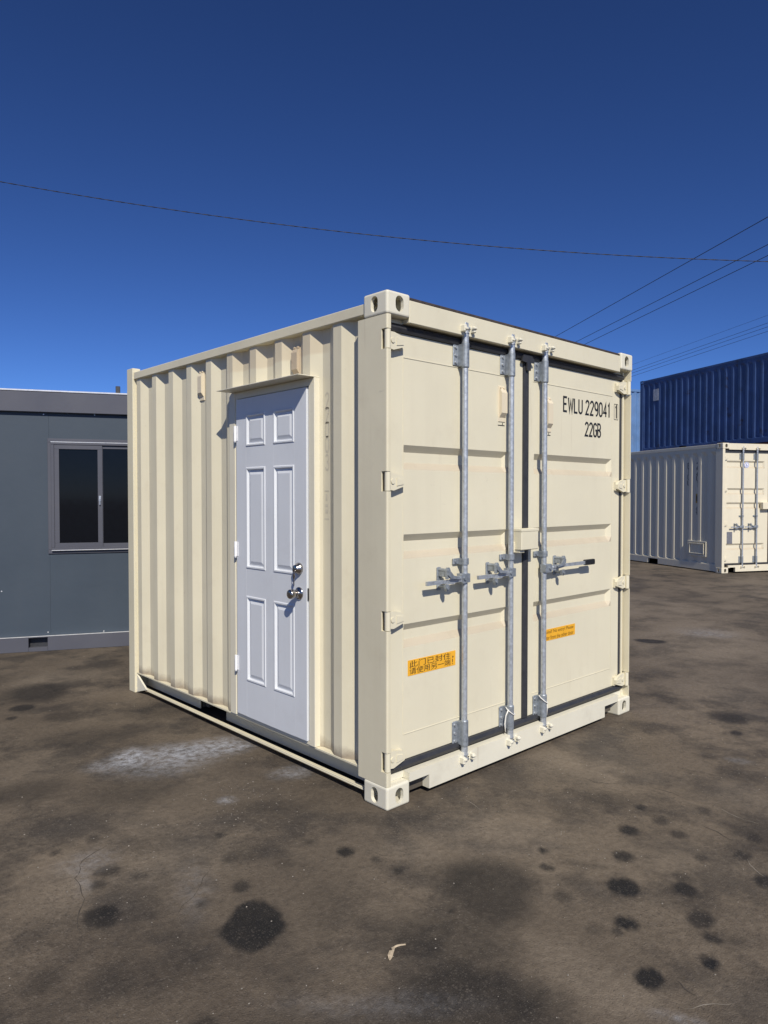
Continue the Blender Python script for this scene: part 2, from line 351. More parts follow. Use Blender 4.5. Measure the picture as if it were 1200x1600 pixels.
PALE = [(-0.626,1.598,1.164,0.189,0.16,0.95,0.0),(-0.334,1.452,1.092,0.249,0.35,0.7,0.0),(-0.066,1.414,1.037,0.216,0.242,0.65,0.0),(-0.512,1.345,1.117,0.229,0.409,0.35,0),(-0.794,1.582,1.197,0.128,0.185,0.45,0.0),(-0.047,0.745,0.95,0.123,0.145,0.4,0.0),(-0.507,0.667,1.037,0.056,0.072,0.45,0),(-0.014,1.307,1.016,0.07,0.08,0.4,0),(1.985,-0.917,0.362,0.068,0.113,0.2,0),(5.836,0.895,0.399,0.334,0.438,0.3,0),(-0.939,-0.959,0.83,0.083,0.39,0.12,0),(-0.285,-1.608,0.429,0.029,0.116,0.35,0),(-1.262,0.532,1.212,0.129,0.164,0.22,0),(-1.366,0.39,1.227,0.157,0.051,0.2,0),(-1.058,0.003,1.084,0.282,0.1,0.12,0)]
WORN = [(5.273,0.657,0.399,2.342,1.067,0.9,0),(3.521,-0.184,0.384,0.632,0.463,0.5,0),(7.366,2.364,0.468,1.757,1.975,0.7,0),(1.232,-0.305,0.558,0.406,0.478,0.6,0),(-0.324,-1.393,0.516,0.206,0.284,0.6,0),(-0.283,-1.173,0.583,0.164,0.154,0.4,0),(-0.09,-1.703,0.362,0.144,0.178,0.45,0),(0.258,-0.5,0.661,0.246,0.446,0.45,0),(-0.185,-0.346,0.785,0.183,0.197,0.35,0),(-0.237,3.853,1.242,0.384,0.608,0.6,0),(-1.076,1.81,1.272,0.303,0.33,0.25,0),(-0.984,0.257,1.1,0.25,0.352,0.45,0),(-1.427,0.359,1.242,0.349,0.174,0.4,0),(0.673,-1.281,0.399,0.264,0.352,0.35,0),(1.439,-1.123,0.362,0.244,0.296,0.4,0),(10.371,2.261,0.362,1.512,1.302,0.6,0)]

def ground_material():
    m, nt, p = new_mat('stained_yard_surface'); t = NT(nt)
    pos = t.n('ShaderNodeNewGeometry').outputs['Position']
    at = t.n('ShaderNodeAttribute'); at.attribute_name = 'spill'; dark = at.outputs['Fac']
    ap = t.n('ShaderNodeAttribute'); ap.attribute_name = 'chalk'; pale = ap.outputs['Fac']
    aw = t.n('ShaderNodeAttribute'); aw.attribute_name = 'worn'; worn = aw.outputs['Fac']
    n_big = t.noise(pos, .55, 5, .6); n_mid = t.noise(pos, 1.9, 8, .66)
    n_fine = t.noise(pos, 34, 5, .65); n_grit = t.noise(pos, 190, 2, .5)
    c = t.mix(t.mr(n_big, .35, .68), (.086, .068, .050), (.195, .157, .114))
    c = t.mix(t.math('MULTIPLY', t.mr(n_mid, .47, .60), .78), c, (.044, .037, .031))
    c = t.mix(t.math('MULTIPLY', t.mr(t.noise(pos, 1.3, 7, .62, stretch=(1.6, .45, 1)), .52, .72), .5), c, (.170, .136, .098))
    c = t.mix(t.math('MULTIPLY', t.mr(t.noise(pos, 3.4, 8, .7), .54, .72), .45), c, (.034, .031, .030))
    c = t.mix(t.math('MULTIPLY', t.mr(t.noise(pos, .9, 6, .6), .55, .75), .25), c, (.135, .124, .112))
    c = t.mix(t.math('MULTIPLY', worn, t.mr(n_mid, .62, .40, .45, 1.0)), c, (.250, .206, .154))
    # oil and water stains, their edges broken by the grain
    rag = t.math('MULTIPLY', t.math('SUBTRACT', t.noise(pos, 22, 6, .7), .5), .35)
    dm = t.mr(t.math('ADD', dark, t.math('MULTIPLY', rag, t.mr(dark, 0, .25))), .0, 1.0)
    c = t.mix(t.math('MULTIPLY', dm, 1.0), c, (.0125, .0115, .0112))
    # chalky spill
    pm = t.math('MULTIPLY', pale, t.mr(t.noise(pos, 19, 9, .78), .37, .58))
    c = t.mix(t.math('MULTIPLY', pm, 1.0), c, (.44, .46, .50))
    # grain of the surface
    c = t.mix(t.mr(n_fine, .35, .68, .0, .50), c, (.45, .42, .40), 'MULTIPLY')
    c = t.mix(t.mr(n_grit, .62, .74, .0, .55), c, (.24, .215, .185))
    c = t.mix(t.mr(t.noise(pos, 120, 3, .6), .60, .72, .0, .55), c, (.02, .018, .017))
    # aggregate: pale and dark stones of a few millimetres
    v3 = t.n('ShaderNodeTexVoronoi'); t.l(pos, v3.inputs['Vector']); v3.inputs['Scale'].default_value = 95
    sx = t.n('ShaderNodeSeparateColor'); t.l(v3.outputs['Color'], sx.inputs[0])
    patch = t.mr(t.noise(pos, 1.5, 5, .6), .40, .62, .25, 1.0)
    c = t.mix(t.math('MULTIPLY', t.math('MULTIPLY', t.mr(sx.outputs[0], .72, .80), t.mr(v3.outputs['Distance'], .55, .35)), t.math('MULTIPLY', patch, .26)), c, (.22, .19, .155))
    c = t.mix(t.math('MULTIPLY', t.math('MULTIPLY', t.mr(sx.outputs[1], .70, .80), t.mr(v3.outputs['Distance'], .60, .40)), t.math('MULTIPLY', patch, .36)), c, (.022, .019, .017))
    vo = t.n('ShaderNodeTexVoronoi'); t.l(pos, vo.inputs['Vector']); vo.inputs['Scale'].default_value = 21
    chip = t.math('MULTIPLY', t.mr(vo.outputs['Distance'], .085, .045), t.mr(t.noise(pos, 2.6, 4), .55, .66))
    c = t.mix(t.math('MULTIPLY', chip, .8), c, (.44, .42, .38))
    scr = t.math('MULTIPLY', t.mr(t.noise(pos, 5, 3, .5, stretch=(.35, 7, 1)), .70, .74), t.mr(t.noise(pos, 1.3, 3), .5, .6))
    c = t.mix(t.math('MULTIPLY', scr, .30), c, (.24, .21, .17))
    t.l(c, p.inputs['Base Color'])
    ro = t.math('SUBTRACT', t.mr(n_mid, .3, .7, .72, .90), t.math('MULTIPLY', dark, .12))
    t.l(ro, p.inputs['Roughness']); p.inputs['Specular IOR Level'].default_value = .32
    h = t.math('ADD', t.math('MULTIPLY', n_fine, .6), t.math('MULTIPLY', n_grit, .35))
    h = t.math('ADD', h, t.math('MULTIPLY', n_mid, 2.2));
    t.bump(h, .8, .012, p)
    return m
def axis(lo, hi, step, far0, far1):
    mid = list(np.arange(lo, hi+1e-6, step)); a = []; d = step; x = lo
    while x > far0: d *= 1.35; x -= d; a.append(max(x, far0))
    b = []; d = step; x = mid[-1]
    while x < far1: d *= 1.35; x += d; b.append(min(x, far1))
    return np.array(a[::-1] + mid + b)
gx = axis(-2.3, 5.4, .022, -300, 500); gy = axis(-2.3, 4.2, .022, -300, 500)
X, Y = np.meshgrid(gx, gy); nx_, ny_ = len(gx), len(gy)
# ragged outlines: push the sampling point about with a few octaves of smooth waves
rs = np.random.RandomState(5); DX = np.zeros_like(X); DY = np.zeros_like(X)
for f_, a_ in ((3.1, .030), (6.3, .022), (12.7, .014), (23.0, .009), (41.0, .006)):
    for _ in range(5):
        th, ph = rs.uniform(0, 6.283, 2); k = f_*rs.uniform(.8, 1.25)
        wv = np.sin(k*(X*np.cos(th)+Y*np.sin(th)) + ph)
        th2 = rs.uniform(0, 6.283); DX += a_*.45*wv*np.cos(th2); DY += a_*.45*wv*np.sin(th2)
def spread(lst):
    acc = np.zeros_like(X)
    for (x, y, a, rx, ry, s_, so) in lst:
        k_ = min(1.0, max(rx, ry)/.16); s_ = min(1.0, s_*(1.25 if max(rx, ry) < .085 else 1.0)); dx, dy = X+DX*k_-x, Y+DY*k_-y; ca, sa = math.cos(a), math.sin(a)
        r = np.hypot((dx*ca+dy*sa)/(rx*1.04), (-dx*sa+dy*ca)/(ry*1.04))
        t_ = np.clip((1.08-r)/(1.08-min(.92, so*.95+.15)), 0, 1); v = t_*t_*(3-2*t_)*s_
        acc = acc + v - acc*v
    return acc
spill = spread(DARK); chalk = spread(PALE); worn = spread(WORN)
gm = bpy.data.meshes.new('ground')
co = np.stack([X.ravel(), Y.ravel(), np.zeros(X.size)], -1)
i0 = (np.arange(ny_-1)[:, None]*nx_ + np.arange(nx_-1)[None, :]).ravel()
quads = np.stack([i0, i0+1, i0+1+nx_, i0+nx_], -1)
gm.vertices.add(X.size); gm.vertices.foreach_set('co', co.ravel().astype('f4'))
gm.loops.add(quads.size); gm.loops.foreach_set('vertex_index', quads.ravel().astype('i4'))
gm.polygons.add(len(quads)); gm.polygons.foreach_set('loop_start', (np.arange(len(quads))*4).astype('i4'))
gm.update(calc_edges=True)
for nm, ar in (('spill', spill), ('chalk', chalk), ('worn', worn)):
    at_ = gm.attributes.new(nm, 'FLOAT', 'POINT'); at_.data.foreach_set('value', ar.ravel().astype('f4'))
gm.materials.append(ground_material())
go = bpy.data.objects.new('ground', gm); col.objects.link(go); tag(go, kind='structure')
# cracks and scratches in the yard surface
SCRATCH = {'P':[[(0.273,-0.45),(0.214,-0.553),(0.131,-0.669)],[(0.104,-0.683),(0.217,-0.71)],[(0.397,-0.12),(0.392,-0.211),(0.347,-0.331)],[(1.263,-1.081),(1.218,-1.207),(1.216,-1.325)],[(0.831,-1.402),(0.749,-1.462),(0.726,-1.51)],[(-0.285,-1.608),(-0.209,-1.653),(-0.119,-1.714)],[(-1.4,1.262),(-1.353,1.199)],[(-1.483,1.032),(-1.42,1.024)],[(-0.02,-0.266),(0.136,-0.446)],[(1.58,-0.679),(1.695,-0.851),(1.941,-1.039)],[(0.213,0.461),(0.103,0.415)]],'D':[[(1.011,-1.108),(0.992,-1.206),(0.951,-1.295)],[(-0.151,-1.536),(-0.173,-1.577),(-0.182,-1.616)],[(1.256,-0.726),(1.26,-0.866),(1.228,-0.966)],[(-1.548,-0.106),(-1.493,-0.014),(-1.463,0.113),(-1.391,0.247),(-1.359,0.426),(-1.29,0.552),(-1.211,0.593),(-1.07,0.64)],[(-1.656,-0.136),(-1.596,-0.106),(-1.548,-0.106)],[(-1.186,-0.1),(-1.071,-0.02),(-0.972,0.068),(-0.89,0.145)],[(6.353,0.667),(6.257,0.491),(6.126,0.31)],[(1.102,-0.427),(1.083,-0.518),(1.182,-0.634)]]}
def jag(lst, w0, seed, name, mat, lift):
    rr = random.Random(seed)
    for pl in lst:
        pts = []
        for (a, b) in zip(pl, pl[1:]):
            a = Vector(a); b = Vector(b); n = max(2, int((b-a).length/.035)); nn = Vector((-(b-a).y, (b-a).x)).normalized()
            for i in range(n): pts.append(a.lerp(b, i/n) + nn*rr.uniform(-.007, .007))
        pts.append(Vector(pl[-1])); vs = []; m = len(pts)
        for i, q in enumerate(pts):
            d = (pts[min(i+1, m-1)]-pts[max(i-1, 0)]).normalized(); nn = Vector((-d.y, d.x)); e = math.sin(math.pi*(i+.15)/(m-1+.3))
            w = w0*rr.uniform(.25, 1.0)*e*(1 + .25*(q-Vector((-2.4, -2.56))).length)
            vs += [(q.x+nn.x*w, q.y+nn.y*w, lift), (q.x-nn.x*w, q.y-nn.y*w, lift)]
        tag(MB().add(vs, [(2*i, 2*i+1, 2*i+3, 2*i+2) for i in range(m-1)]).build(name, mat), kind='structure')
jag(SCRATCH['P'][2:6], .0013, 3, 'ground_scratch', M['scratch'], .0012)
jag(SCRATCH['D'], .0016, 4, 'ground_crack', M['crack'], .0015)

# ------------------------------------------------------------------ shipping container kit (local: x across the door end, y back, z up)
W, H = 2.438, 2.591
def stadium(cx, cz, w, h, n=8):
    r = w/2
    return arc(cx, cz + h/2 - r, r, r, 0, 180, n) + arc(cx, cz - h/2 + r, r, r, 180, 360, n)
def casting_mesh(mat):
    bm = bmesh.new(); bmesh.ops.create_cube(bm, size=1)
    for v in bm.verts: v.co = Vector(((v.co.x+.5)*.162, (v.co.y+.5)*.178, (v.co.z+.5)*.118))
    ed = [e for e in bm.edges]
    bmesh.ops.bevel(bm, geom=ed, offset=.012, segments=3, profile=.5, affect='EDGES')
    me = bpy.data.meshes.new('corner_casting'); bm.to_mesh(me); bm.free()
    o = bpy.data.objects.new('corner_casting', me); col.objects.link(o)
    cut = MB()
    a = MB().prism(stadium(.086, .058, .056, .080), 'y', -.02, .10).build('cutter', mat)
    b = MB().prism(stadium(.094, .058, .052, .080), 'x', -.02, .10).build('cutter', mat)
    k = MB().box(.020, .145, .020, .160, .014, .104).build('cutter', mat)
    for c in (k, a, b):
        md = o.modifiers.new('cut', 'BOOLEAN'); md.object = c; md.operation = 'DIFFERENCE'; md.solver = 'EXACT'
    bpy.context.view_layer.update()
    out = bpy.data.meshes.new_from_object(o.evaluated_get(bpy.context.evaluated_depsgraph_get()))
    for c in (o, a, b, k): bpy.data.objects.remove(c)
    out.materials.clear(); out.materials.append(mat)
    for q in out.polygons: q.use_smooth = False; q.material_index = 0
    out.name = 'corner_casting'
    return out
def put_casting(me, parent, x, y, z, sx, sy, sz=1):
    o = bpy.data.objects.new('corner_casting', me); col.objects.link(o); o.parent = parent
    o.location = (x, y, z); o.scale = (sx, sy, sz); return o
def corr(y0, y1, xo, xi, first, per=.2745, seg=(.070, .068, .072)):
    """plan profile of the corrugation between y0 and y1; 'first' = y of an inner-to-outer foot"""
    br = []; k = math.floor((y0-first)/per) - 1
    while first + k*per < y1 + per:
        b = first + k*per
        br += [(b, xi), (b+seg[0], xo), (b+seg[0]+seg[1], xo), (b+sum(seg), xi)]; k += 1
    def at(y):
        for (a, xa), (b, xb) in zip(br, br[1:]):
            if a <= y <= b: return xa + (xb-xa)*(y-a)/(b-a) if b > a else xb
        return xi
    return [(at(y0), y0)] + [(x, y) for y, x in br if y0 < y < y1] + [(at(y1), y1)]
def door_skin(name, mat, parent, xa, xb, z0, z1, x1, x2, troughs, yf, depth=.028, sl=.036, back=.045, ledge_mat=None):
    xs = [xa, x1, x1+.004, x2-.030, x2, xb]; zs = [z0]
    for a, b in sorted(troughs): zs += [a, a+sl, b-sl, b]
    zs.append(z1); nx = len(xs); vs = []
    for k, z in enumerate(zs):
        inn = 0 < k < len(zs)-1 and (k-1) % 4 in (1, 2)
        for i, x in enumerate(xs): vs.append((x, yf + (depth if inn and i in (2, 3) else 0), z))
    mb = MB(); mb.add(vs, [(k*nx+i, k*nx+i+1, (k+1)*nx+i+1, (k+1)*nx+i) for k in range(len(zs)-1) for i in range(nx-1)])
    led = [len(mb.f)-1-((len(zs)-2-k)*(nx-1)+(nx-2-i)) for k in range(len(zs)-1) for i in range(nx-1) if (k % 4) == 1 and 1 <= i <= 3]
    # edges and back of the leaf
    yb = yf + back
    mb.add([(xa, yf, z0), (xb, yf, z0), (xb, yf, z1), (xa, yf, z1), (xa, yb, z0), (xb, yb, z0), (xb, yb, z1), (xa, yb, z1)],
           [(0, 1, 5, 4), (1, 2, 6, 5), (2, 3, 7, 6), (3, 0, 4, 7), (4, 5, 6, 7)])
    o = mb.build(name, mat, parent); o.data.materials.append(ledge_mat or mat)
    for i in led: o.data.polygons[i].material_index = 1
    return o
def hinge(mat, parent, zc, mir, x_pin=.022, y_pin=.019, reach=.150):
    mx = (lambda x: W - x) if mir else (lambda x: x)
    mb = MB().cyl((mx(x_pin), y_pin, zc-.047), (mx(x_pin), y_pin, zc+.047), .0155, n=14)
    ol = [(x_pin, -.040), (x_pin, .043), (.075, .043), (reach-.02, .030), (reach, .008), (reach, -.022), (.072, -.046)]
    mb.prism([(mx(a), zc + b) for a, b in ol], 'y', .026, .044)
    mb.prism([(mx(a), zc + b) for a, b in ((.09, .018), (reach-.012, .010), (reach-.012, -.014), (.09, -.022))], 'y', .0225, .027)
    mb.cyl((mx(.062), .021, zc), (mx(.062), .027, zc), .013, n=12)
    mb.box(mx(.092), mx(reach), .044, .060, zc-.034, zc+.026)
    return mb.build('hinge', mat, parent)
def locking_bar(parent, x, z_lo, z_hi, tb, bb, clampz, handle, y=.018, yf=.06, near=True, keeper=None):
    """handle: (side, length, z, black grip)"""
    n = 18 if near else 8
    bar = MB().cyl((x, y, z_lo+.05), (x, y, z_hi-.05), .0162, n=n).build('locking_bar', M['galv'], parent)
    for (a, b) in (tb, bb):
        mb = MB().cyl((x, y, a), (x, y, b), .0222, n=n)
        mb.cyl((x, y, a-.006), (x, y, a), .019, .0222, n=n); mb.cyl((x, y, b), (x, y, b+.006), .0222, .019, n=n)
        mb.box(x-.021, x+.021, y, yf-.001, a+.004, b-.004, .002)
        mb.box(x-.060, x-.018, yf-.009, yf-.001, a+.006, b-.002, .004)
        br = mb.build('bearing_bracket', M['galv_dark'], bar)
        if near:
            for zz in (a+.025, (a+b)/2, b-.022): MB().cyl((x-.042, yf-.016, zz), (x-.042, yf-.008, zz), .0085, n=8).build('bolt', M['zinc'], bar)
    for (zz, d) in ((z_hi, 1), (z_lo, -1)):
        mb = MB().cyl((x, y, zz-d*.115), (x, y, zz-d*.055), .0195, n=n)
        mb.cyl((x, y, zz-d*.055), (x, y, zz-d*.048), .0225, n=n)
        mb.cyl((x, y, zz-d*.048), (x, y, zz-d*.012), .0185, .012, n=n)
        z0 = zz-d*.034
        mb.box(x-.014, x+.014, y-.014, y+.030, z0-.008, z0+d*.034+.006, .003); mb.box(x-.024, x+.006, y-.020, y-.004, z0+d*.016-.006, z0+d*.016+.008, .003)       # cam body
        mb.box(x-.030, x-.010, y-.014, y+.006, z0-.007, z0+.009, .003)              # cam fingers
        mb.box(x+.010, x+.030, y-.012, y+.008, z0-.009, z0+.006, .003)
        mb.box(x-.006, x+.020, y-.022, y-.006, z0+d*.008-.004, z0+d*.008+.006, .002)
        mb.build('locking_cam', M['galv'], bar)
        kp = MB()
        kp.box(x-.052, x-.032, -.024, .016, z0-.020, z0+.018, .004); kp.box(x+.032, x+.050, -.020, .016, z0-.016, z0+.020, .004)
        kp.box(x-.050, x-.026, -.030, -.012, z0-.004*d-.007, z0-.004*d+.007, .003); kp.box(x+.026, x+.050, -.028, -.010, z0+.002, z0+.014, .003)
        kp.box(x-.036, x+.036, .004, .016, z0+d*.010-.006, z0+d*.010+.006, .002)
        kp.build('cam_keeper', keeper or M['cream'], bar)
    if clampz:
        mb = MB().cyl((x, y, clampz-.017), (x, y, clampz+.017), .0225, n=n)
        mb.box(x-.022, x+.022, y, yf-.001, clampz-.017, clampz+.017); mb.box(x-.062, x-.018, yf-.014, yf-.001, clampz-.017, clampz+.016, .003)
        mb.cyl((x-.045, yf-.020, clampz), (x-.045, yf-.012, clampz), .008, n=8)
        mb.build('guide_clamp', M['galv_dark'], bar)
    if handle:
        sd, ln, z, grip = handle
        X = lambda u: x + sd*u
        hub = MB().prism([(X(-.018), z+.024), (X(.044), z+.027), (X(.052), z+.019), (X(.052), z-.018), (X(.044), z-.027), (X(-.018), z-.024)], 'y', y-.025, y-.012)
        hub.box(X(-.018), X(.05), y-.012, y+.014, z-.026, z+.026); hub.cyl((X(.030), y-.033, z), (X(.030), y-.024, z), .010, n=10)
        hub.build('handle_hub', M['galv_dark'], bar)
        a = ln - .115 if grip else ln
        tops = [(.045, .016), (.10, .016), (.135, .009), (.165, .007), (.20, .010), (a, .011)]
        bots = [(a, -.011), (.20, -.010), (.165, -.014), (.12, -.018), (.09, -.014), (.045, -.017)]
        dz = lambda u: 0 if u < .12 else (-.006 if sd < 0 else .008)
        hb = MB().prism([(X(u), z+v+dz(u)) for u, v in tops+bots], 'y', y-.024, y-.010)
        hb.box(X(.06), X(.15), y-.030, y-.022, z-.004, z+.010, .003)
        hb.build('handle', M['galv'], bar)
        if grip:
            hb = MB().box(X(a-.004), X(ln), y-.029, y-.005, z-.010, z+.027, .005); hb.build('handle_grip', M['grip'], bar)
        u = .172
        lt = MB().box(X(u-.016), X(u+.016), yf-.008, yf-.001, z-.058, z+.068, .004)                     # back plate
        lt.prism([(X(u-.013), z+.014), (X(u+.013), z+.008), (X(u+.014), z+.056), (X(u+.007), z+.070), (X(u-.007), z+.070), (X(u-.013), z+.058)], 'y', y-.036, y-.022)
        lt.cyl((X(u), y-.041, z+.054), (X(u), yf-.005, z+.054), .0095, n=10); lt.box(X(u-.006), X(u+.006), y-.024, yf-.005, z+.018, z+.050, .002)
        lt.prism([(X(u-.013), z-.022), (X(u+.016), z-.019), (X(u+.016), z-.044), (X(u+.004), z-.058), (X(u-.011), z-.050)], 'y', y-.030, y-.014); lt.cyl((X(u+.002), y-.02, z-.036), (X(u+.002), yf-.005, z-.036), .008, n=10)
        lt.prism([(X(u-.034), z+.026), (X(u-.008), z+.050), (X(u+.010), z+.050), (X(u+.010), z+.030), (X(u-.014), z+.010), (X(u-.080), z+.004), (X(u-.084), z+.012)], 'y', y-.044, y-.034)
        lt.cyl((X(u+.004), y-.038, z-.040), (X(u+.004), y-.032, z-.040), .009, n=10)
        lt.build('handle_retainer', M['galv_dark'], bar)
    return bar
def vent_hood(mat, parent, x, yf, z0, z1, face='y', half=.030):
    """slim hooded ventilator; face 'y' looks to -y, 'x' looks to -x"""
    hgt = z1 - z0
    ol = [(0, z0+.020), (-.024, z0+.052), (-.024, z1-.040), (-.012, z1-.018), (0, z1-.018)]
    mb = MB()
    if face == 'y':
        mb.prism([(yf+a, b) for a, b in ol], 'x', x-half*.8, x+half*.8); mb.box(x-half, x+half, yf-.004, yf+.003, z0, z1, .002)
        for dx in (-.016, .016): mb.cyl((x+dx, yf-.010, z1-.009), (x+dx, yf-.002, z1-.009), .006, n=8)
    else:
        P = [(yf+a, b) for a, b in ol]; n = len(P)
        vs = [(a, x-half*.8, b) for a, b in P] + [(a, x+half*.8, b) for a, b in P]
        mb.add(vs, [(i, (i+1) % n, n+(i+1) % n, n+i) for i in range(n)] + [tuple(range(n)), tuple(range(n, 2*n))])
        mb.box(yf-.004, yf+.003, x-half, x+half, z0, z1, .002)
        for dx in (-.016, .016): mb.cyl((yf-.012, x+dx, z1-.009), (yf-.002, x+dx, z1-.009), .007, n=8)
    return mb.build('ventilator', mat, parent)
def roof_sheet(parent, mat, L, zt):
    n = int(L/.15); vs = []; ys = [.08 + (L-.16)*i/n for i in range(n+1)]
    for i, y in enumerate(ys):
        dz = -.004 if i % 2 else -.018
        vs += [(.06, y, zt-.02), (.16, y, zt+dz), (W-.16, y, zt+dz), (W-.06, y, zt-.02)]
    return MB().add(vs, [(i*4+k, i*4+k+1, (i+1)*4+k+1, (i+1)*4+k) for i in range(n) for k in range(3)]).build('roof', mat, parent)

# ------------------------------------------------------------------ the cream ten-foot container
L = 3.05
C = thing('shipping_container', (0, 0, 0), 0, 'short cream shipping container with white entry door and grey locking bars in the foreground', 'container')
cast = casting_mesh(M['cream_sill'])
for x, sx in ((0, 1), (W, -1)):
    put_casting(cast, C, x, 0, 0, sx, 1)
    put_casting(cast, C, x, 0, H, sx, 1, -1)
HZ = (2.353, 1.648, .950, .240)                                   # hinge heights
# front corner posts: body, lip cut away at the hinges, inner strip
for mir in (False, True):
    mx = (lambda x: W - x) if mir else (lambda x: x)
    lip = .020 if mir else .030
    full = [(.004, .222)] + [(.004 + .009*(1-math.cos(R(a))), .004 + .009*(1-math.sin(R(a)))) for a in (0, 30, 60, 90)] + [(lip, .004), (lip, .0625), (.068, .0625), (.068, .222)]
    notch = [(.004, .222), (.004, .046), (.012, .046), (.012, .0625), (.068, .0625), (.068, .222)]
    mb = MB(); cuts = sorted(HZ); z = .118
    for h in cuts + [None]:
        zt = h - .050 if h else H - .118
        mb.prism([(mx(a), b) for a, b in full], 'z', z, zt)
        if h: mb.prism([(mx(a), b) for a, b in notch], 'z', zt, h + .050); z = h + .050
    mb.box(mx(.036), mx(.054), .046, .062, .118, H-.118, .002)
    mb.build('corner_post', M['cream'], C)
# rear frame
for mir in (False, True):
    mx = (lambda x: W - x) if mir else (lambda x: x)
    MB().box(mx(0.0), mx(.065), L-.105, L, 0.0, H-.004, .003).build('corner_post', M['cream'], C)
    MB().prism([(L-.106, .145), (L-.106, .006), (L-.285, .055), (L-.262, .062)][:4], 'x', mx(.016), mx(.030)).build('post_gusset', M['cream_sill'], C)
bx('rear_header', M['cream'], C, .066, W-.066, L-.07, L-.002, H-.11, H-.012, b=.003)
bx('rear_sill', M['cream'], C, .066, W-.066, L-.07, L-.002, .03, .16, b=.003)
rw = [(x, y) for (y, x) in [(a, b) for a, b in corr(.066, W-.066, L-.02, L-.056, .2)]]
MB().add([(x, y, .16) for x, y in rw] + [(x, y, H-.11) for x, y in rw], [(i, i+1, len(rw)+i+1, len(rw)+i) for i in range(len(rw)-1)]).build('rear_wall', M['cream'], C)
# top side rails, bottom channels
for mir in (False, True):
    mx = (lambda x: W - x) if mir else (lambda x: x)
    MB().box(mx(.008), mx(.066), .179, L-.106, 2.497, 2.553, .004).build('top_rail', M['cream'], C)
    mb = MB().box(mx(.018), mx(.114), .2235, L-.106, .153, .164, .001)
    mb.box(mx(.022), mx(.058), .205, L-.2, .041, .049, .002); mb.box(mx(.024), mx(.032), .205, 1.72, .049, .055, .002); mb.box(mx(.024), mx(.032), 2.08, L-.2, .049, .055, .002)
    mb.box(mx(.108), mx(.114), .205, 1.72, .041, .1535); mb.box(mx(.108), mx(.114), 2.08, L-.106, .041, .1535)
    mb.build('bottom_rail', M['cream'], C)
    boxes('fork_pocket_side', M['under'], C, [(mx(.132), mx(.7), 1.70, 1.719, .045, .15), (mx(.132), mx(.7), 2.081, 2.10, .045, .15)])
bx('floor', M['under'], C, .133, W-.133, .17, L-.075, .1555, .175)
for k in range(8): bx('cross_member', M['under'], C, .133, W-.133, .30+k*.34, .345+k*.34, .06, .153)
roof_sheet(C, M['cream'], L, H-.024)
# corrugated side walls; the left one is cut for the entry door
FIRST = .306; XO, XI = .020, .056
wl_ = MB(); wl_.sheet(corr(.2235, .642, XO, XI, FIRST), .1645, 2.5)
wl_.sheet(corr(.642, 1.46, XO, XI, FIRST), 2.2405, 2.5); wl_.sheet(corr(1.46, L-.106, XO, XI, FIRST), .1645, 2.5)
wl_.build('side_wall', M['cream_side'], C)
wr_ = MB(); wr_.sheet([(W-x, y) for x, y in corr(.2235, L-.106, XO, XI, FIRST)], .1645, 2.5); wr_.build('side_wall', M['cream'], C)
vt = vent_hood(M['vent'], C, 1.925, XI-.004, 2.235, 2.44, 'x', .032); vt['label'] = 'clean cream ventilator high on the corrugated wall'
vt = vent_hood(M['vent_old'], C, .812, XI-.006, 2.252, 2.44, 'x', .034); vt['label'] = 'rust stained ventilator above the entry door'
# painted-over number column beside the entry door
for s_, zc in (('2', 2.06), ('2', 1.98), ('0', 1.90), ('0', 1.82), ('3', 1.72)):
    letters('painted_over_number', s_, .085, M['ghost'], C, lambda u, v, l, zc=zc: (XI-.0012-l, .556-u*.8, zc+v), w=.10)
yb0, yb1 = .528, .566
for a, b, c, d in ((yb0, yb1, 1.60, 1.606), (yb0, yb1, 1.445, 1.451), (.540, .556, 1.55, 1.585), (.536, .560, 1.48, 1.50), (.536, .560, 1.515, 1.53)):
    MB().add([(XI-.0012, a, c), (XI-.0012, b, c), (XI-.0012, b, d), (XI-.0012, a, d)], [(0, 1, 2, 3)]).build('painted_over_sticker', M['ghost'], C)

# entry door in its welded frame
fr = MB()
fr.box(.010, .062, .600, .652, .1655, 2.234, .002)                 # right jamb
fr.box(.010, .062, 1.432, 1.500, .1655, 2.234, .002); fr.box(.014, .060, 1.404, 1.4315, .1655, 2.2, .002)
fr.box(.012, .060, .6525, 1.4315, 2.190, 2.2335, .002)
fr.box(.012, .062, .6525, 1.4035, .1655, .184, .002)
fr.build('door_frame', M['cream_new'], C)
bx('door_awning', M['cream_new'], C, -.100, .060, .600, 1.470, 2.2345, 2.2395, b=.001)
D = MB()
XF = 0.0
ys = [.660, .774, .985, 1.070, 1.285, 1.398]; zs = [.188, .414, .951, 1.122, 1.754, 1.882, 2.085, 2.184]
D.box(.014, .044, ys[0], ys[-1], zs[0], zs[-1])
for a, b in ((0, 1), (2, 3), (4, 5)): D.box(XF, .0139, ys[a], ys[b], zs[0], zs[-1], .0012 if a != 2 else 0)
for a, b in ((0, 1), (2, 3), (4, 5), (6, 7)):
    for c, d in ((1, 2), (3, 4)): D.box(XF+.00015, .0139, ys[c]-.0005, ys[d]+.0005, zs[a], zs[b])
dr = D.build('entry_door', M['white_door'], C); dr['label'] = 'white six panel entry door set into the cream wall'
prof = [(0, 0), (.005, -.0045), (.013, -.0045), (.020, .0085), (.026, .0085), (.047, .001)]
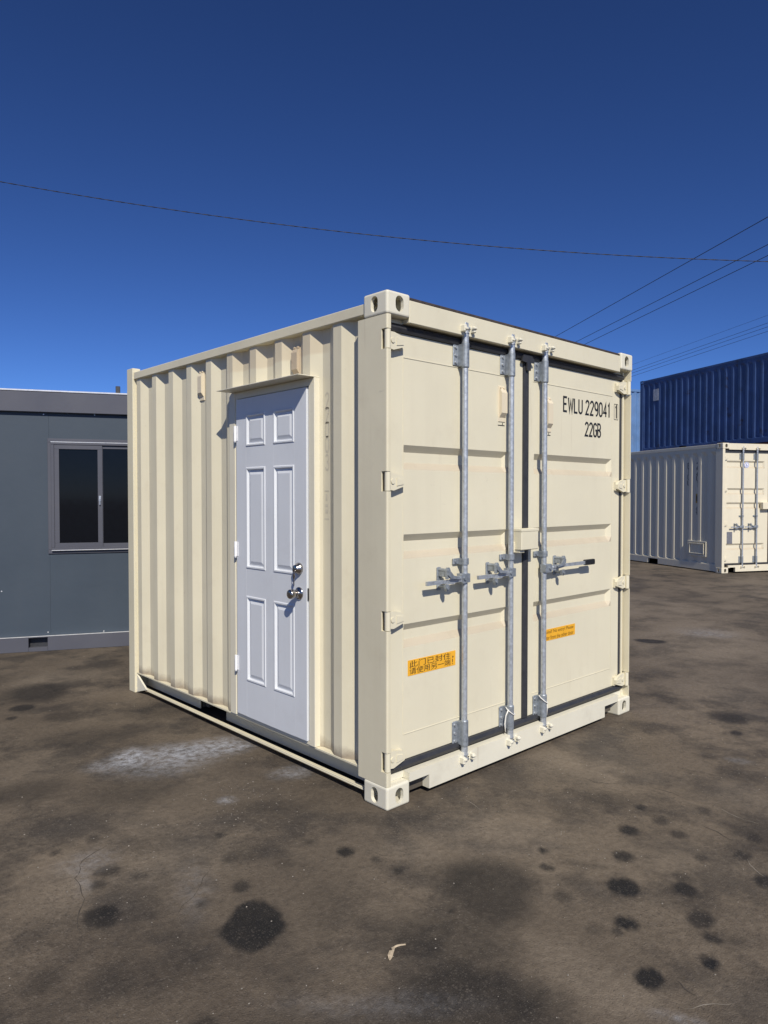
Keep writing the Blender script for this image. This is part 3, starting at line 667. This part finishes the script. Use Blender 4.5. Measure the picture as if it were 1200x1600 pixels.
for (y0, y1) in ((.774, .985), (1.070, 1.285)):
    for (z0, z1) in ((.414, .951), (1.122, 1.754), (1.882, 2.085)):
        vs = []
        for ins, dx in prof:
            k = min(ins, (z1-z0)/2-.004)
            vs += [(XF+dx, y0+ins, z0+k), (XF+dx, y1-ins, z0+k), (XF+dx, y1-ins, z1-k), (XF+dx, y0+ins, z1-k)]
        n = len(prof)
        fs = [(r*4+i, r*4+(i+1) % 4, (r+1)*4+(i+1) % 4, (r+1)*4+i) for r in range(n-1) for i in range(4)] + [tuple(range((n-1)*4, n*4))]
        MB().add(vs, fs).build('door_panel', M['white_door'], dr)
def lathe_x(mb, x0, yc, zc, pr, n=20):
    vs = []; 
    for dx, r in pr: vs += [(x0+dx, yc + r*math.cos(2*math.pi*i/n), zc + r*math.sin(2*math.pi*i/n)) for i in range(n)]
    m = len(pr)
    return mb.add(vs, [(k*n+i, k*n+(i+1) % n, (k+1)*n+(i+1) % n, (k+1)*n+i) for k in range(m-1) for i in range(n)] + [tuple(range(n)), tuple(range((m-1)*n, m*n))], True)
lathe_x(MB(), XF, .728, 1.162, [(0, .034), (-.010, .034), (-.015, .031), (-.026, .024), (-.034, .022), (-.036, .018)]).build('deadbolt', M['chrome'], dr)
lathe_x(MB(), XF, .728, 1.021, [(0, .036), (-.006, .036), (-.010, .030), (-.014, .015), (-.030, .015), (-.036, .024), (-.048, .0275), (-.066, .0275), (-.072, .024), (-.0735, .012)]).build('door_knob', M['chrome'], dr)
bx('strike_plate', M['grip'], dr, .004, .0095, .6525, .6585, .985, 1.055)
for zc in (1.970, 1.237, .510):
    mb = MB().cyl((-.006, 1.405, zc-.048), (-.006, 1.405, zc+.048), .0082, n=12)
    mb.box(-.0025, .004, 1.380, 1.424, zc-.046, zc+.046, .001); mb.cyl((-.006, 1.405, zc-.054), (-.006, 1.405, zc-.049), .006, n=10)
    mb.build('door_hinge', M['white'], dr)

# door end: header, sill, gaskets, cargo doors
hd = MB().box(.1635, W-.1635, .008, .10, 2.452, 2.566, .003)
hd.box(.069, .163, .062, .10, 2.452, 2.472); hd.box(W-.069, W-.163, .062, .10, 2.452, 2.472)
hd.build('door_header', M['cream_door'], C)
bx('header_edge', M['dark_edge'], C, .1635, W-.1635, .012, .10, 2.5665, 2.582, b=.002)  # dark brown strip along the top of the header
sl = MB().prism([(.1635, .105), (.312, .105), (.312, .030), (W-.345, .030), (W-.345, .105), (W-.1635, .105), (W-.1635, .152), (.1635, .152)], 'y', .006, .055)
sl.box(.02, .163, .050, .09, .119, .152); sl.box(W-.02, W-.163, .050, .09, .119, .152)
sl.build('door_sill', M['cream_sill'], C)
bx('sill_channel', M['under'], C, .18, W-.18, .056, .16, .032, .15)
for z0, z1 in ((2.404, 2.448), (.156, .204)):
    zc = (z0+z1)/2; MB().prism([(.070, z0), (.048, z0+.004), (.040, zc), (.048, z1-.004), (.070, z1)], 'x', .040, W-.040).build('door_gasket', M['rubber'], C)
ck = MB().prism([(1.190, .070), (1.196, .050), (1.219, .044), (1.244, .050), (1.249, .070)], 'z', .2045, 2.4035)
ck.prism([(1.150, 2.392), (1.164, 2.430), (1.250, 2.430), (1.285, 2.398), (1.240, 2.388), (1.236, 2.340), (1.203, 2.340), (1.200, 2.385)], 'y', .030, .040)
ck.build('centre_gasket', M['rubber'], C)
for a, b in ((.052, .076), (W-.076, W-.052)): MB().box(a, b, .054, .075, .2045, 2.4035, .004).build('door_gasket', M['rubber'], C)
TR = [(.787, .910), (1.249, 1.376), (1.712, 1.838)]
ld = door_skin('cargo_door', M['cream_door'], C, .0765, 1.192, .2045, 2.4035, .170, 1.052, TR, .060, ledge_mat=M['dusty_dimmed'])
rd = door_skin('cargo_door', M['cream_door'], C, 1.247, W-.0765, .2045, 2.4035, 1.312, 2.256, TR, .060, ledge_mat=M['dusty_dimmed'])
ld['label'] = 'left cargo door with orange sealing sticker'; rd['label'] = 'right cargo door with black container number'
for dd, x1, x2 in ((ld, .170, 1.060), (rd, 1.300, 2.258)):
    for zz in (2.286, .336): bx('weld_seam', M['cream_door'], dd, x1, x2, .0572, .0598, zz-.0025, zz+.0025, b=.001)
bx('weld_seam', M['cream_door'], ld, .168, .171, .0585, .0598, .34, 2.283); bx('weld_seam', M['cream_door'], rd, 2.257, 2.260, .0585, .0598, .34, 2.283)
for h in HZ: hinge(M['cream_door'], ld, h, False); hinge(M['cream_door'], rd, h, True)
vent_hood(M['vent'], ld, .985, .0595, 2.012, 2.222, 'y', .033); vent_hood(M['vent'], rd, 1.462, .0595, 1.982, 2.202, 'y', .033)
# locking bars
locking_bar(C, .608, .085, 2.522, (2.285, 2.414), (.185, .322), 1.213, (-1, .325, 1.122, False), keeper=M['cream_sill'])
locking_bar(C, 1.026, .085, 2.522, (2.285, 2.414), (.185, .322), 1.213, (-1, .325, 1.122, False), keeper=M['cream_sill'])
locking_bar(C, 1.367, .085, 2.522, (2.285, 2.414), (.185, .322), 1.213, (1, .560, 1.122, True), keeper=M['cream_sill'])
lb = MB().box(1.068, 1.238, -.030, .038, 1.252, 1.376, .004); lb.box(1.075, 1.12, -.012, .055, 1.236, 1.252); lb.box(1.05, 1.075, .02, .055, 1.236, 1.30, .002)
lb.box(1.236, 1.252, .0, .045, 1.275, 1.35, .003); lb.box(1.066, 1.240, -.0325, .036, 1.362, 1.3785, .002)
lb.build('lock_box', M['cream_door'], C)
# stickers and numbers
def front(x0, z0, y): return lambda u, v, l: (x0+u, y-l, z0+v)
st = bx('warning_sticker', M['orange'], ld, .204, .578, .0585, .0596, .634, .716)
st['label'] = 'orange sticker with black Chinese lettering'
text_mesh('lettering', '此门已封住，', .345, .036, M['ink'], ld, front(.216, .675, .0580)); text_mesh('lettering', '请使用另一端！', .340, .034, M['ink'], ld, front(.216, .640, .0580))
st = bx('warning_sticker', M['orange'], rd, 1.405, 1.791, .0585, .0596, .644, .718)
st['label'] = 'orange sticker with small English lettering'
text_mesh('lettering', 'Sealed! No entry! Please', .345, .028, M['ink_orange'], rd, front(1.425, .683, .0580)); text_mesh('lettering', 'enter from the other door', .345, .026, M['ink_orange'], rd, front(1.425, .650, .0580))
letters('container_number', 'EWLU', .092, M['ink'], rd, front(1.641, 2.131, .0592), w=.15, gap=.19)
letters('container_number', '229041', .092, M['ink'], rd, front(1.911, 2.131, .0592), w=.15, gap=.206)
letters('size_code', '22GB', .088, M['ink'], rd, front(1.905, 1.986, .0592), w=.155, gap=.19)
cb = MB(); x0, x1, z0, z1 = 2.287, 2.340, 2.122, 2.232
stroke(cb, [(x0, z0), (x1, z0), (x1, z1), (x0, z1), (x0, z0-.002)], .004, lambda u, v, l: (u, .0592-l, v), 0)
cb.build('check_digit_box', M['ink'], rd)
letters('container_number', '1', .088, M['ink'], rd, front(2.306, 2.132, .0592), w=.17)
for dx in (.985, 1.462):                                            # small print under the ventilators
    b_ = MB(); z0 = 1.992 if dx < 1 else 1.962
    stroke(b_, [(dx-.034, z0), (dx+.030, z0)], .005, lambda u, v, l: (u, .0590-l, v), 0); stroke(b_, [(dx+.008, z0+.004), (dx+.012, z0+.016)], .006, lambda u, v, l: (u, .0590-l, v), 0)
    b_.build('small_print', M['ink'], ld if dx < 1 else rd)

# loose things hung on the container
def loop(cx, cy, cz, r, tilt, n=20):
    return [(cx + r*math.cos(2*math.pi*i/n), cy + r*.95*math.sin(2*math.pi*i/n), cz + tilt*math.cos(2*math.pi*i/n + .9)) for i in range(n+1)]
c1 = MB().tube(loop(1.026, .017, .292, .0275, -.022), .0030, 6); c1.tube([(1.000, .010, .306), (.990, .022, .27), (.988, .028, .22), (.992, .026, .17)], .0042, 6)
tag(c1.build('cord_loop', M['cord']), 'white cord looped round the middle locking bar with a dangling end', 'cord', 'white cords tied to the locking bars')
c2 = MB().tube(loop(1.367, .017, .296, .0275, -.022), .0030, 6); c2.tube([(1.393, .010, .275), (1.402, .012, .23), (1.398, .012, .19)], .0030, 6)
tag(c2.build('cord_loop', M['cord']), 'white cord looped round the locking bar nearest the English sticker', 'cord', 'white cords tied to the locking bars')
ky = MB(); ky.tube([(-.038, .728 + .010*math.cos(a*.6), 1.146 + .012*math.sin(a*.6)) for a in range(11)], .0016, 6)
ky.prism([(.722, 1.136), (.734, 1.136), (.740, 1.120), (.735, 1.106), (.723, 1.106), (.716, 1.120)], 'x', -.0395, -.0370)
ky.prism([(.7255, 1.106), (.7315, 1.106), (.7315, 1.070), (.7275, 1.064), (.7245, 1.074)], 'x', -.0395, -.0370)
tag(ky.build('door_key', M['chrome']), 'small steel key on a ring hanging from the deadbolt of the white door', 'key')

# ------------------------------------------------------------------ grey site cabin
G = thing('site_cabin', (-.375, 5.26, 0), math.atan2(-.423, .906), 'dark blue grey site cabin with sliding window behind the cream container', 'cabin')
S0, S1, DP = -3.1, 3.2, 2.35
js = [S0+.06, -1.83, -.68, .465, 1.615, 2.765, S1-.06]
for a, b in zip(js, js[1:]): bx('wall_panel', M['grey_wall'], G, a+.0004, b-.0004, 0.0, .05, .150, 2.44, b=.0004)
for x in (S0+.01, S1-.06): bx('wall_panel', M['grey_wall'], G, x, x+.05, .03, DP-.02, .150, 2.44)
bx('wall_panel', M['grey_wall'], G, S0+.06, S1-.06, DP-.06, DP-.01, .150, 2.44)
br = MB().box(S0, .263, -.035, .03, .0, .149, .003); br.box(.439, 1.9, -.035, .03, .0, .149, .003); br.box(2.076, S1, -.035, .03, .0, .149, .003)
for a, b in ((.263, .439), (1.9, 2.076)): br.box(a, b, -.035, .03, .0, .040, .002); br.box(a, b, -.035, .03, .141, .149)
for x in (S0, S1-.06): br.box(x, x+.06, .031, DP, 0, .149, .003)
br.build('base_rail', M['grey_trim'], G)
bx('rail_edge', M['pale_metal'], G, S0, S1, -.037, -.008, .1492, .1535, b=.001)
for a in (.245, 1.88): bx('fork_pocket', M['rubber'], G, a, a+.21, .04, .5, .02, .15)
fs = MB().box(S0-.02, S1+.02, -.045, .04, 2.418, 2.622, .004)
fs.box(S0-.02, S0+.04, .041, DP+.03, 2.418, 2.622, .004); fs.box(S1-.04, S1+.02, .041, DP+.03, 2.418, 2.622, .004); fs.box(S0+.041, S1-.041, DP-.03, DP+.03, 2.418, 2.622, .004)
fs.build('roof_fascia', M['grey_trim'], G)
rf = MB().box(S0-.03, S1+.03, -.052, DP+.04, 2.6225, 2.640, .004); rf.build('roof', M['pale_metal'], G)
bx('vent_pipe', M['rubber'], G, 1.10, 1.145, .10, .145, 2.640, 2.732, b=.004)
wf = thing_w = bx('window', M['grey_trim'], G, .452, 1.448, -.012, -.001, .985, 1.040, b=.003)
w_ = MB(); a0, a1, b0, b1 = .452, 1.448, .985, 2.158
def frame(mb, x0, x1, z0, z1, t, y0, y1, b=.002):
    mb.box(x0, x1, y0, y1, z0, z0+t, b); mb.box(x0, x1, y0, y1, z1-t, z1, b); mb.box(x0, x0+t, y0, y1, z0+t, z1-t, b); mb.box(x1-t, x1, y0, y1, z0+t, z1-t, b)
bpy.data.objects.remove(wf)
frame(w_, a0, a1, b0, b1, .040, -.014, -.001, .003); frame(w_, a0+.034, a1-.034, b0+.034, b1-.034, .030, -.040, -.002, .003)
wf = w_.build('window', M['grey_trim'], G)
w2 = MB(); frame(w2, .516, .972, 1.048, 2.096, .046, -.034, -.006); w2.build('sash', M['grey_trim'], wf)
w3 = MB(); frame(w3, .940, 1.384, 1.048, 2.096, .036, -.020, -.003); w3.build('sash', M['grey_trim'], wf)
bx('pane', M['glass'], wf, .562, .926, -.020, -.016, 1.094, 2.050); bx('pane', M['glass'], wf, .976, 1.348, -.0125, -.008, 1.084, 2.060)
for z in (b0+.036, b1-.036): bx('window_bead', M['pale_metal'], wf, a0+.034, a1-.034, -.0425, -.0405, z-.003, z+.003)
lt = MB().box(.935, .957, -.042, -.034, 1.520, 1.575, .002).box(.940, .952, -.052, -.040, 1.480, 1.545, .003); lt.build('window_latch', M['zinc'], wf)
for (x, z) in ((.44, .185), (.97, .165), (.02, .62), (.42, 2.40), (.90, 2.41)): MB().cyl((x, -.003, z), (x, .001, z), .006, n=8).build('screw', M['pale_metal'], G)

# ------------------------------------------------------------------ containers in the background
def far_container(name, loc, az, mat, Lc, Hc, label, doors=False, group=None, endwall=True):
    c = thing(name, loc, -R(az), label, 'container', group)
    cm = casting_mesh(mat)
    for x, sx in ((0, 1), (W, -1)):
        for y, sy in ((0, 1), (Lc, -1)):
            put_casting(cm, c, x, y, 0, sx, sy); put_casting(cm, c, x, y, Hc, sx, sy, -1)
    for mir in (False, True):
        mx = (lambda x: W - x) if mir else (lambda x: x)
        for y0, y1 in ((.004, .20), (Lc-.16, Lc-.004)): MB().box(mx(.004), mx(.065), y0, y1, .118, Hc-.118, .004).build('corner_post', mat, c)
        MB().box(mx(.008), mx(.066), .179, Lc-.179, Hc-.082, Hc-.014, .004).build('top_rail', mat, c)
        rb = MB().box(mx(.012), mx(.06), .179, 2.0, .02, .16, .003).box(mx(.012), mx(.06), 2.36, Lc-2.36, .02, .16, .003).box(mx(.012), mx(.06), Lc-2.0, Lc-.179, .02, .16, .003)
        rb.box(mx(.012), mx(.06), 2.0, 2.36, .130, .16).box(mx(.012), mx(.06), Lc-2.36, Lc-2.0, .130, .16); rb.build('bottom_rail', mat, c)
        pr = corr(.20, Lc-.16, .018, .054, .30); pr = [(mx(x), y) for x, y in pr]
        MB().sheet(pr, .16, Hc-.08, taper=.16, outer=mx(.018)).build('side_wall', mat, c)
    roof_sheet(c, mat, Lc, Hc-.02)
    bx('floor', M['under'], c, .07, W-.07, .07, Lc-.07, .13, .16)
    ends = [Lc] if doors else [0, Lc]
    for ye in ends:
        yo, yi = (ye+.02, ye+.06) if ye == 0 else (ye-.02, ye-.06)
        bx('end_header', mat, c, .163, W-.163, ye+(.006 if ye == 0 else -.006), ye+(.07 if ye == 0 else -.07), Hc-.11, Hc-.006, b=.003)
        bx('end_sill', mat, c, .163, W-.163, ye+(.006 if ye == 0 else -.006), ye+(.07 if ye == 0 else -.07), .02, .15, b=.003)
        pr = corr(.066, W-.066, yo, yi, .12)
        pr = [(y, x) for x, y in pr]
        MB().add([(x, y, .15) for x, y in pr] + [(x, y, Hc-.11) for x, y in pr], [(i, i+1, len(pr)+i+1, len(pr)+i) for i in range(len(pr)-1)]).build('end_wall', mat, c)
    return c
B = far_container('shipping_container', (12.40, 3.31, 0), 26.4, M['cream_far'], 6.06, 2.645, 'cream shipping container with its long side in shade standing across the yard', doors=True)
Hb = 2.645
bx('door_header', M['cream_far'], B, .163, W-.163, .008, .09, Hb-.135, Hb-.006, b=.003)
sl = MB().prism([(.163, .110), (.20, .110), (.20, .118), (.34, .118), (.34, .03), (W-.34, .03), (W-.34, .118), (W-.163, .118), (W-.163, .16), (.163, .16)], 'y', .006, .05); sl.build('door_sill', M['cream_far'], B)
boxes('door_gasket', M['rubber'], B, [(.04, W-.04, .04, .07, .17, .1995), (.04, W-.04, .04, .07, Hb-.1855, Hb-.145), (1.195, 1.243, .045, .07, .20, Hb-.186)])
TB = [(.47, .60), (1.31, 1.44), (1.60, 1.73), (2.14, 2.29)]
l2 = door_skin('cargo_door', M['cream_far'], B, .07, 1.194, .20, Hb-.186, .15, 1.10, TB, .058, ledge_mat=M['dusty_dimmed']); r2 = door_skin('cargo_door', M['cream_far'], B, 1.244, W-.07, .20, Hb-.186, 1.33, 2.29, TB, .058, ledge_mat=M['dusty_dimmed'])  # far ledges get the darker colour to take down their sunlit brightness
for h in (2.34, 1.70, 1.0, .29): hinge(M['cream_far'], l2, h, False); hinge(M['cream_far'], r2, h, True)
for x, sd in ((.52, -1), (.875, -1), (1.565, 1), (1.92, 1)): locking_bar(B, x, .09, Hb-.07, (2.31, 2.44), (.20, .34), 1.16, (sd, .30, .945, False), near=False, keeper=M['cream_far'])
bx('lock_box', M['cream_far'], B, .99, 1.20, -.03, .05, 1.30, 1.44, b=.004)
bx('data_plate', M['sticker_grey'], B, .165, .300, .0545, .0565, .600, .840); 
sk = MB().cyl((.645, .0565, 2.205), (.645, .0580, 2.205), .062, n=24).build('round_sticker', M['sticker_white'], B)
ring = MB(); stroke(ring, [(.645+.05*math.cos(R(15*i)), 2.205+.05*math.sin(R(15*i))) for i in range(25)], .008, lambda u, v, l: (u, .0560-l, v), 0); ring.box(.628, .640, .0555, .0562, 2.175, 2.235).box(.650, .664, .0555, .0562, 2.175, 2.205); ring.build('sticker_print', M['sticker_blue'], B)
# vertical number on the shaded side
side = lambda y0, z0, x: (lambda u, v, l: (x-l, y0-u, z0+v))
letters('container_number', 'ETCU 238016 0', .105, M['ink'], B, side(1.056, 2.17, .0520), w=.17, vertical=True)
letters('size_code', '22G1', .115, M['ink'], B, side(.780, 2.16, .0520), w=.17, vertical=True)
bx('hazard_sticker', M['sticker_yellow'], B, .0505, .0530, .735, .825, 1.42, 1.62); bx('hazard_print', M['ink'], B, .0495, .0504, .750, .810, 1.46, 1.58)
for k in range(5): bx('small_print', M['ink'], B, .0510, .0525, .745, .82 if k % 2 else .80, 1.18+k*.035, 1.20+k*.035)
# lashing recess near the door end
lr = MB(); 
def yframe(mb, y0, y1, z0, z1, t, x0, x1):
    mb.box(x0, x1, y0, y1, z0, z0+t, .004); mb.box(x0, x1, y0, y1, z1-t, z1, .004); mb.box(x0, x1, y0, y0+t, z0+t, z1-t, .004); mb.box(x0, x1, y1-t, y1, z0+t, z1-t, .004)
yframe(lr, .46, 1.02, .30, .62, .035, .004, .05); yframe(lr, .52, .96, .345, .575, .02, -.004, .02)
lr.build('lashing_frame', M['cream_far'], B); bx('lashing_recess', M['cream_far'], B, .030, .05, .54, .94, .365, .555)

slab = MB().box(17.0, 32.0, -6, 24, .002, .2); sl_o = slab.build('concrete_slab', M['slab']); tag(sl_o, kind='structure')
R_ = far_container('shipping_container', (19.24, 4.49, .2), 25, M['red'], 6.06, 2.896, 'red oxide container under the navy one, almost hidden behind the far cream container')
N = far_container('shipping_container', (19.36, 4.52, 3.1), 25, M['blue'], 6.06, 2.591, 'navy blue corrugated container stacked above and behind the far cream container')
bx('paper_notice', M['sticker_faded'], N, .010, .0165, 5.10, 5.36, 1.80, 2.20)
P_ = far_container('shipping_container', (25.31, 13.37, 3.3), 25, M['pale_blue'], 6.06, 2.896, 'faded light blue container peeping out left of the navy one')
P2 = far_container('shipping_container', (25.31, 13.37, .4), 25, M['red'], 6.06, 2.896, 'rust red container carrying the faded light blue one')

# ------------------------------------------------------------------ overhead wires
fw = Vector((math.sin(R(42.98)), math.cos(R(42.98)), 0)); rt = Vector((math.cos(R(42.98)), -math.sin(R(42.98)), 0)); eye = Vector((-2.409, -2.563, 0))
# service drop: two twisted strands sagging across the yard, 14 m off
mb = MB()
for ph in (0, math.pi):
    pts = []
    for i in range(321):
        s_ = -13 + 26*i/320
        # heights of the sagging span (metres above ground) at lateral offset s_
        q = s_/14*1114 + 600
        py = 288 - .1865*q*-1 + -.0000 if False else 288 + .1800*q - .0000640*q*q
        z = 1.576 + (774.7-py)/1114*14
        a = ph + s_*2*math.pi/.42
        p_ = eye + fw*14 + rt*s_ + Vector((0, 0, z)) + (fw*math.cos(a) + Vector((0, 0, 1))*math.sin(a))*.0045
        pts.append(p_)
    mb.tube(pts, .0055, 5)
tag(mb.build('overhead_wire', M['cable']), 'dark twisted cable sagging across the whole sky above the container', 'wire')
wd = Vector((math.sin(R(34.1)), math.cos(R(34.1)), 0))
def wire(lat, Z, h, r, label, group, sag=.0):
    base = eye + fw*Z + rt*lat; pts = []
    for i in range(61):
        t = -14 + 110*i/60; k = ((t-41)/55)
        pts.append(base + wd*t + Vector((0, 0, h + sag*(k*k-.6))))
    tag(MB().tube(pts, r, 5).build('overhead_wire', M['cable']), label, 'wire', group)
hh = 8.0
for (py, lab) in ((340, 'upper of the three diagonal wires on the right'), (383, 'middle of the three diagonal wires on the right'), (400, 'lowest of the three diagonal wires on the right')):
    Z = 1114*(hh-1.576)/(774.7-py); wire(600/1114*Z, Z, hh, .0095, lab, 'diagonal overhead wires')
for (py, lab, r) in ((493, 'faint topmost of the four far thin wires above the navy container', .006), (505, 'second of the four far thin wires above the navy container', .009), (511, 'third of the four far thin wires above the navy container', .009), (518, 'lowest of the four far thin wires above the navy container', .009)):
    Z = 34; wire(600/1114*Z, Z, 1.576 + (774.7-py)/1114*Z, r, lab, 'far thin overhead wires')

# ------------------------------------------------------------------ litter on the ground
pl = [Vector(q) for q in ((-.790, -.842, .004), (-.775, -.828, .010), (-.750, -.812, .012), (-.738, -.810, .010), (-.728, -.800, .013), (-.716, -.797, .012), (-.700, -.800, .013), (-.680, -.806, .010), (-.655, -.812, .004))]
wd_ = (.003, .009, .008, .004, .006, .004, .0042, .003, .0008); vs = []
for i, q in enumerate(pl):
    q = Vector((-.72, -.81, 0)) + (q - Vector((-.72, -.81, 0)))*.72
    d = (pl[min(i+1, 8)]-pl[max(i-1, 0)]).normalized(); s_ = Vector((-d.y, d.x, .25)).normalized()
    vs += [q+s_*wd_[i], q+Vector((0, 0, .0035)), q-s_*wd_[i], q-Vector((0, 0, .002))]
fs = [(i*4+k, i*4+(k+1) % 4, (i+1)*4+(k+1) % 4, (i+1)*4+k) for i in range(8) for k in range(4)] + [(0, 1, 2, 3), (32, 33, 34, 35)]
tag(MB().add(vs, fs).build('dried_peel', M['leaf']), 'small pale dried curl of peel lying on the stained ground in front', 'litter')
gv = MB()
def pebble(mb, x, y, r):
    vs = []; n = 6; a0 = random.random()*6
    for k, (zz, rr) in enumerate(((.0, .75), (.45, 1.0), (.95, .55))):
        for i in range(n):
            q = r*rr*random.uniform(.7, 1.2); vs.append((x+q*math.cos(a0+i*6.283/n), y+q*.8*math.sin(a0+i*6.283/n), .0005+r*.8*zz*random.uniform(.8, 1.1)))
    mb.add(vs, [(k*n+i, k*n+(i+1) % n, (k+1)*n+(i+1) % n, (k+1)*n+i) for k in range(2) for i in range(n)] + [tuple(range(2*n, 3*n))])
spots = [(-.1, 1.3, .5), (-.6, .6, .25), (-.4, .65, .2), (-1.3, .5, .3), (5.8, .9, 1.2), (.1, .75, .3), (2.0, -.9, .6), (.6, -.6, .5)]
for k in range(1300):
    if random.random() < .3:
        cx, cy, sg = random.choice(spots); x, y = random.gauss(cx, sg*.6), random.gauss(cy, sg*.6)
    else:
        a = R(random.uniform(5, 82)); d = 1.2 + 13*random.random()**1.6; x, y = -2.4 + d*math.cos(a), -2.56 + d*math.sin(a)
    if -.02 < x < 2.5 and -.02 < y < 3.1: continue
    pebble(gv, x, y, random.choice((.0012, .0016, .002, .0026, .0034)) * (1 + .04*math.hypot(x+2.4, y+2.56)))
tag(gv.build('gravel', M['grit']), 'scattered pale grit and tiny chips on the yard', 'gravel', kind='stuff')
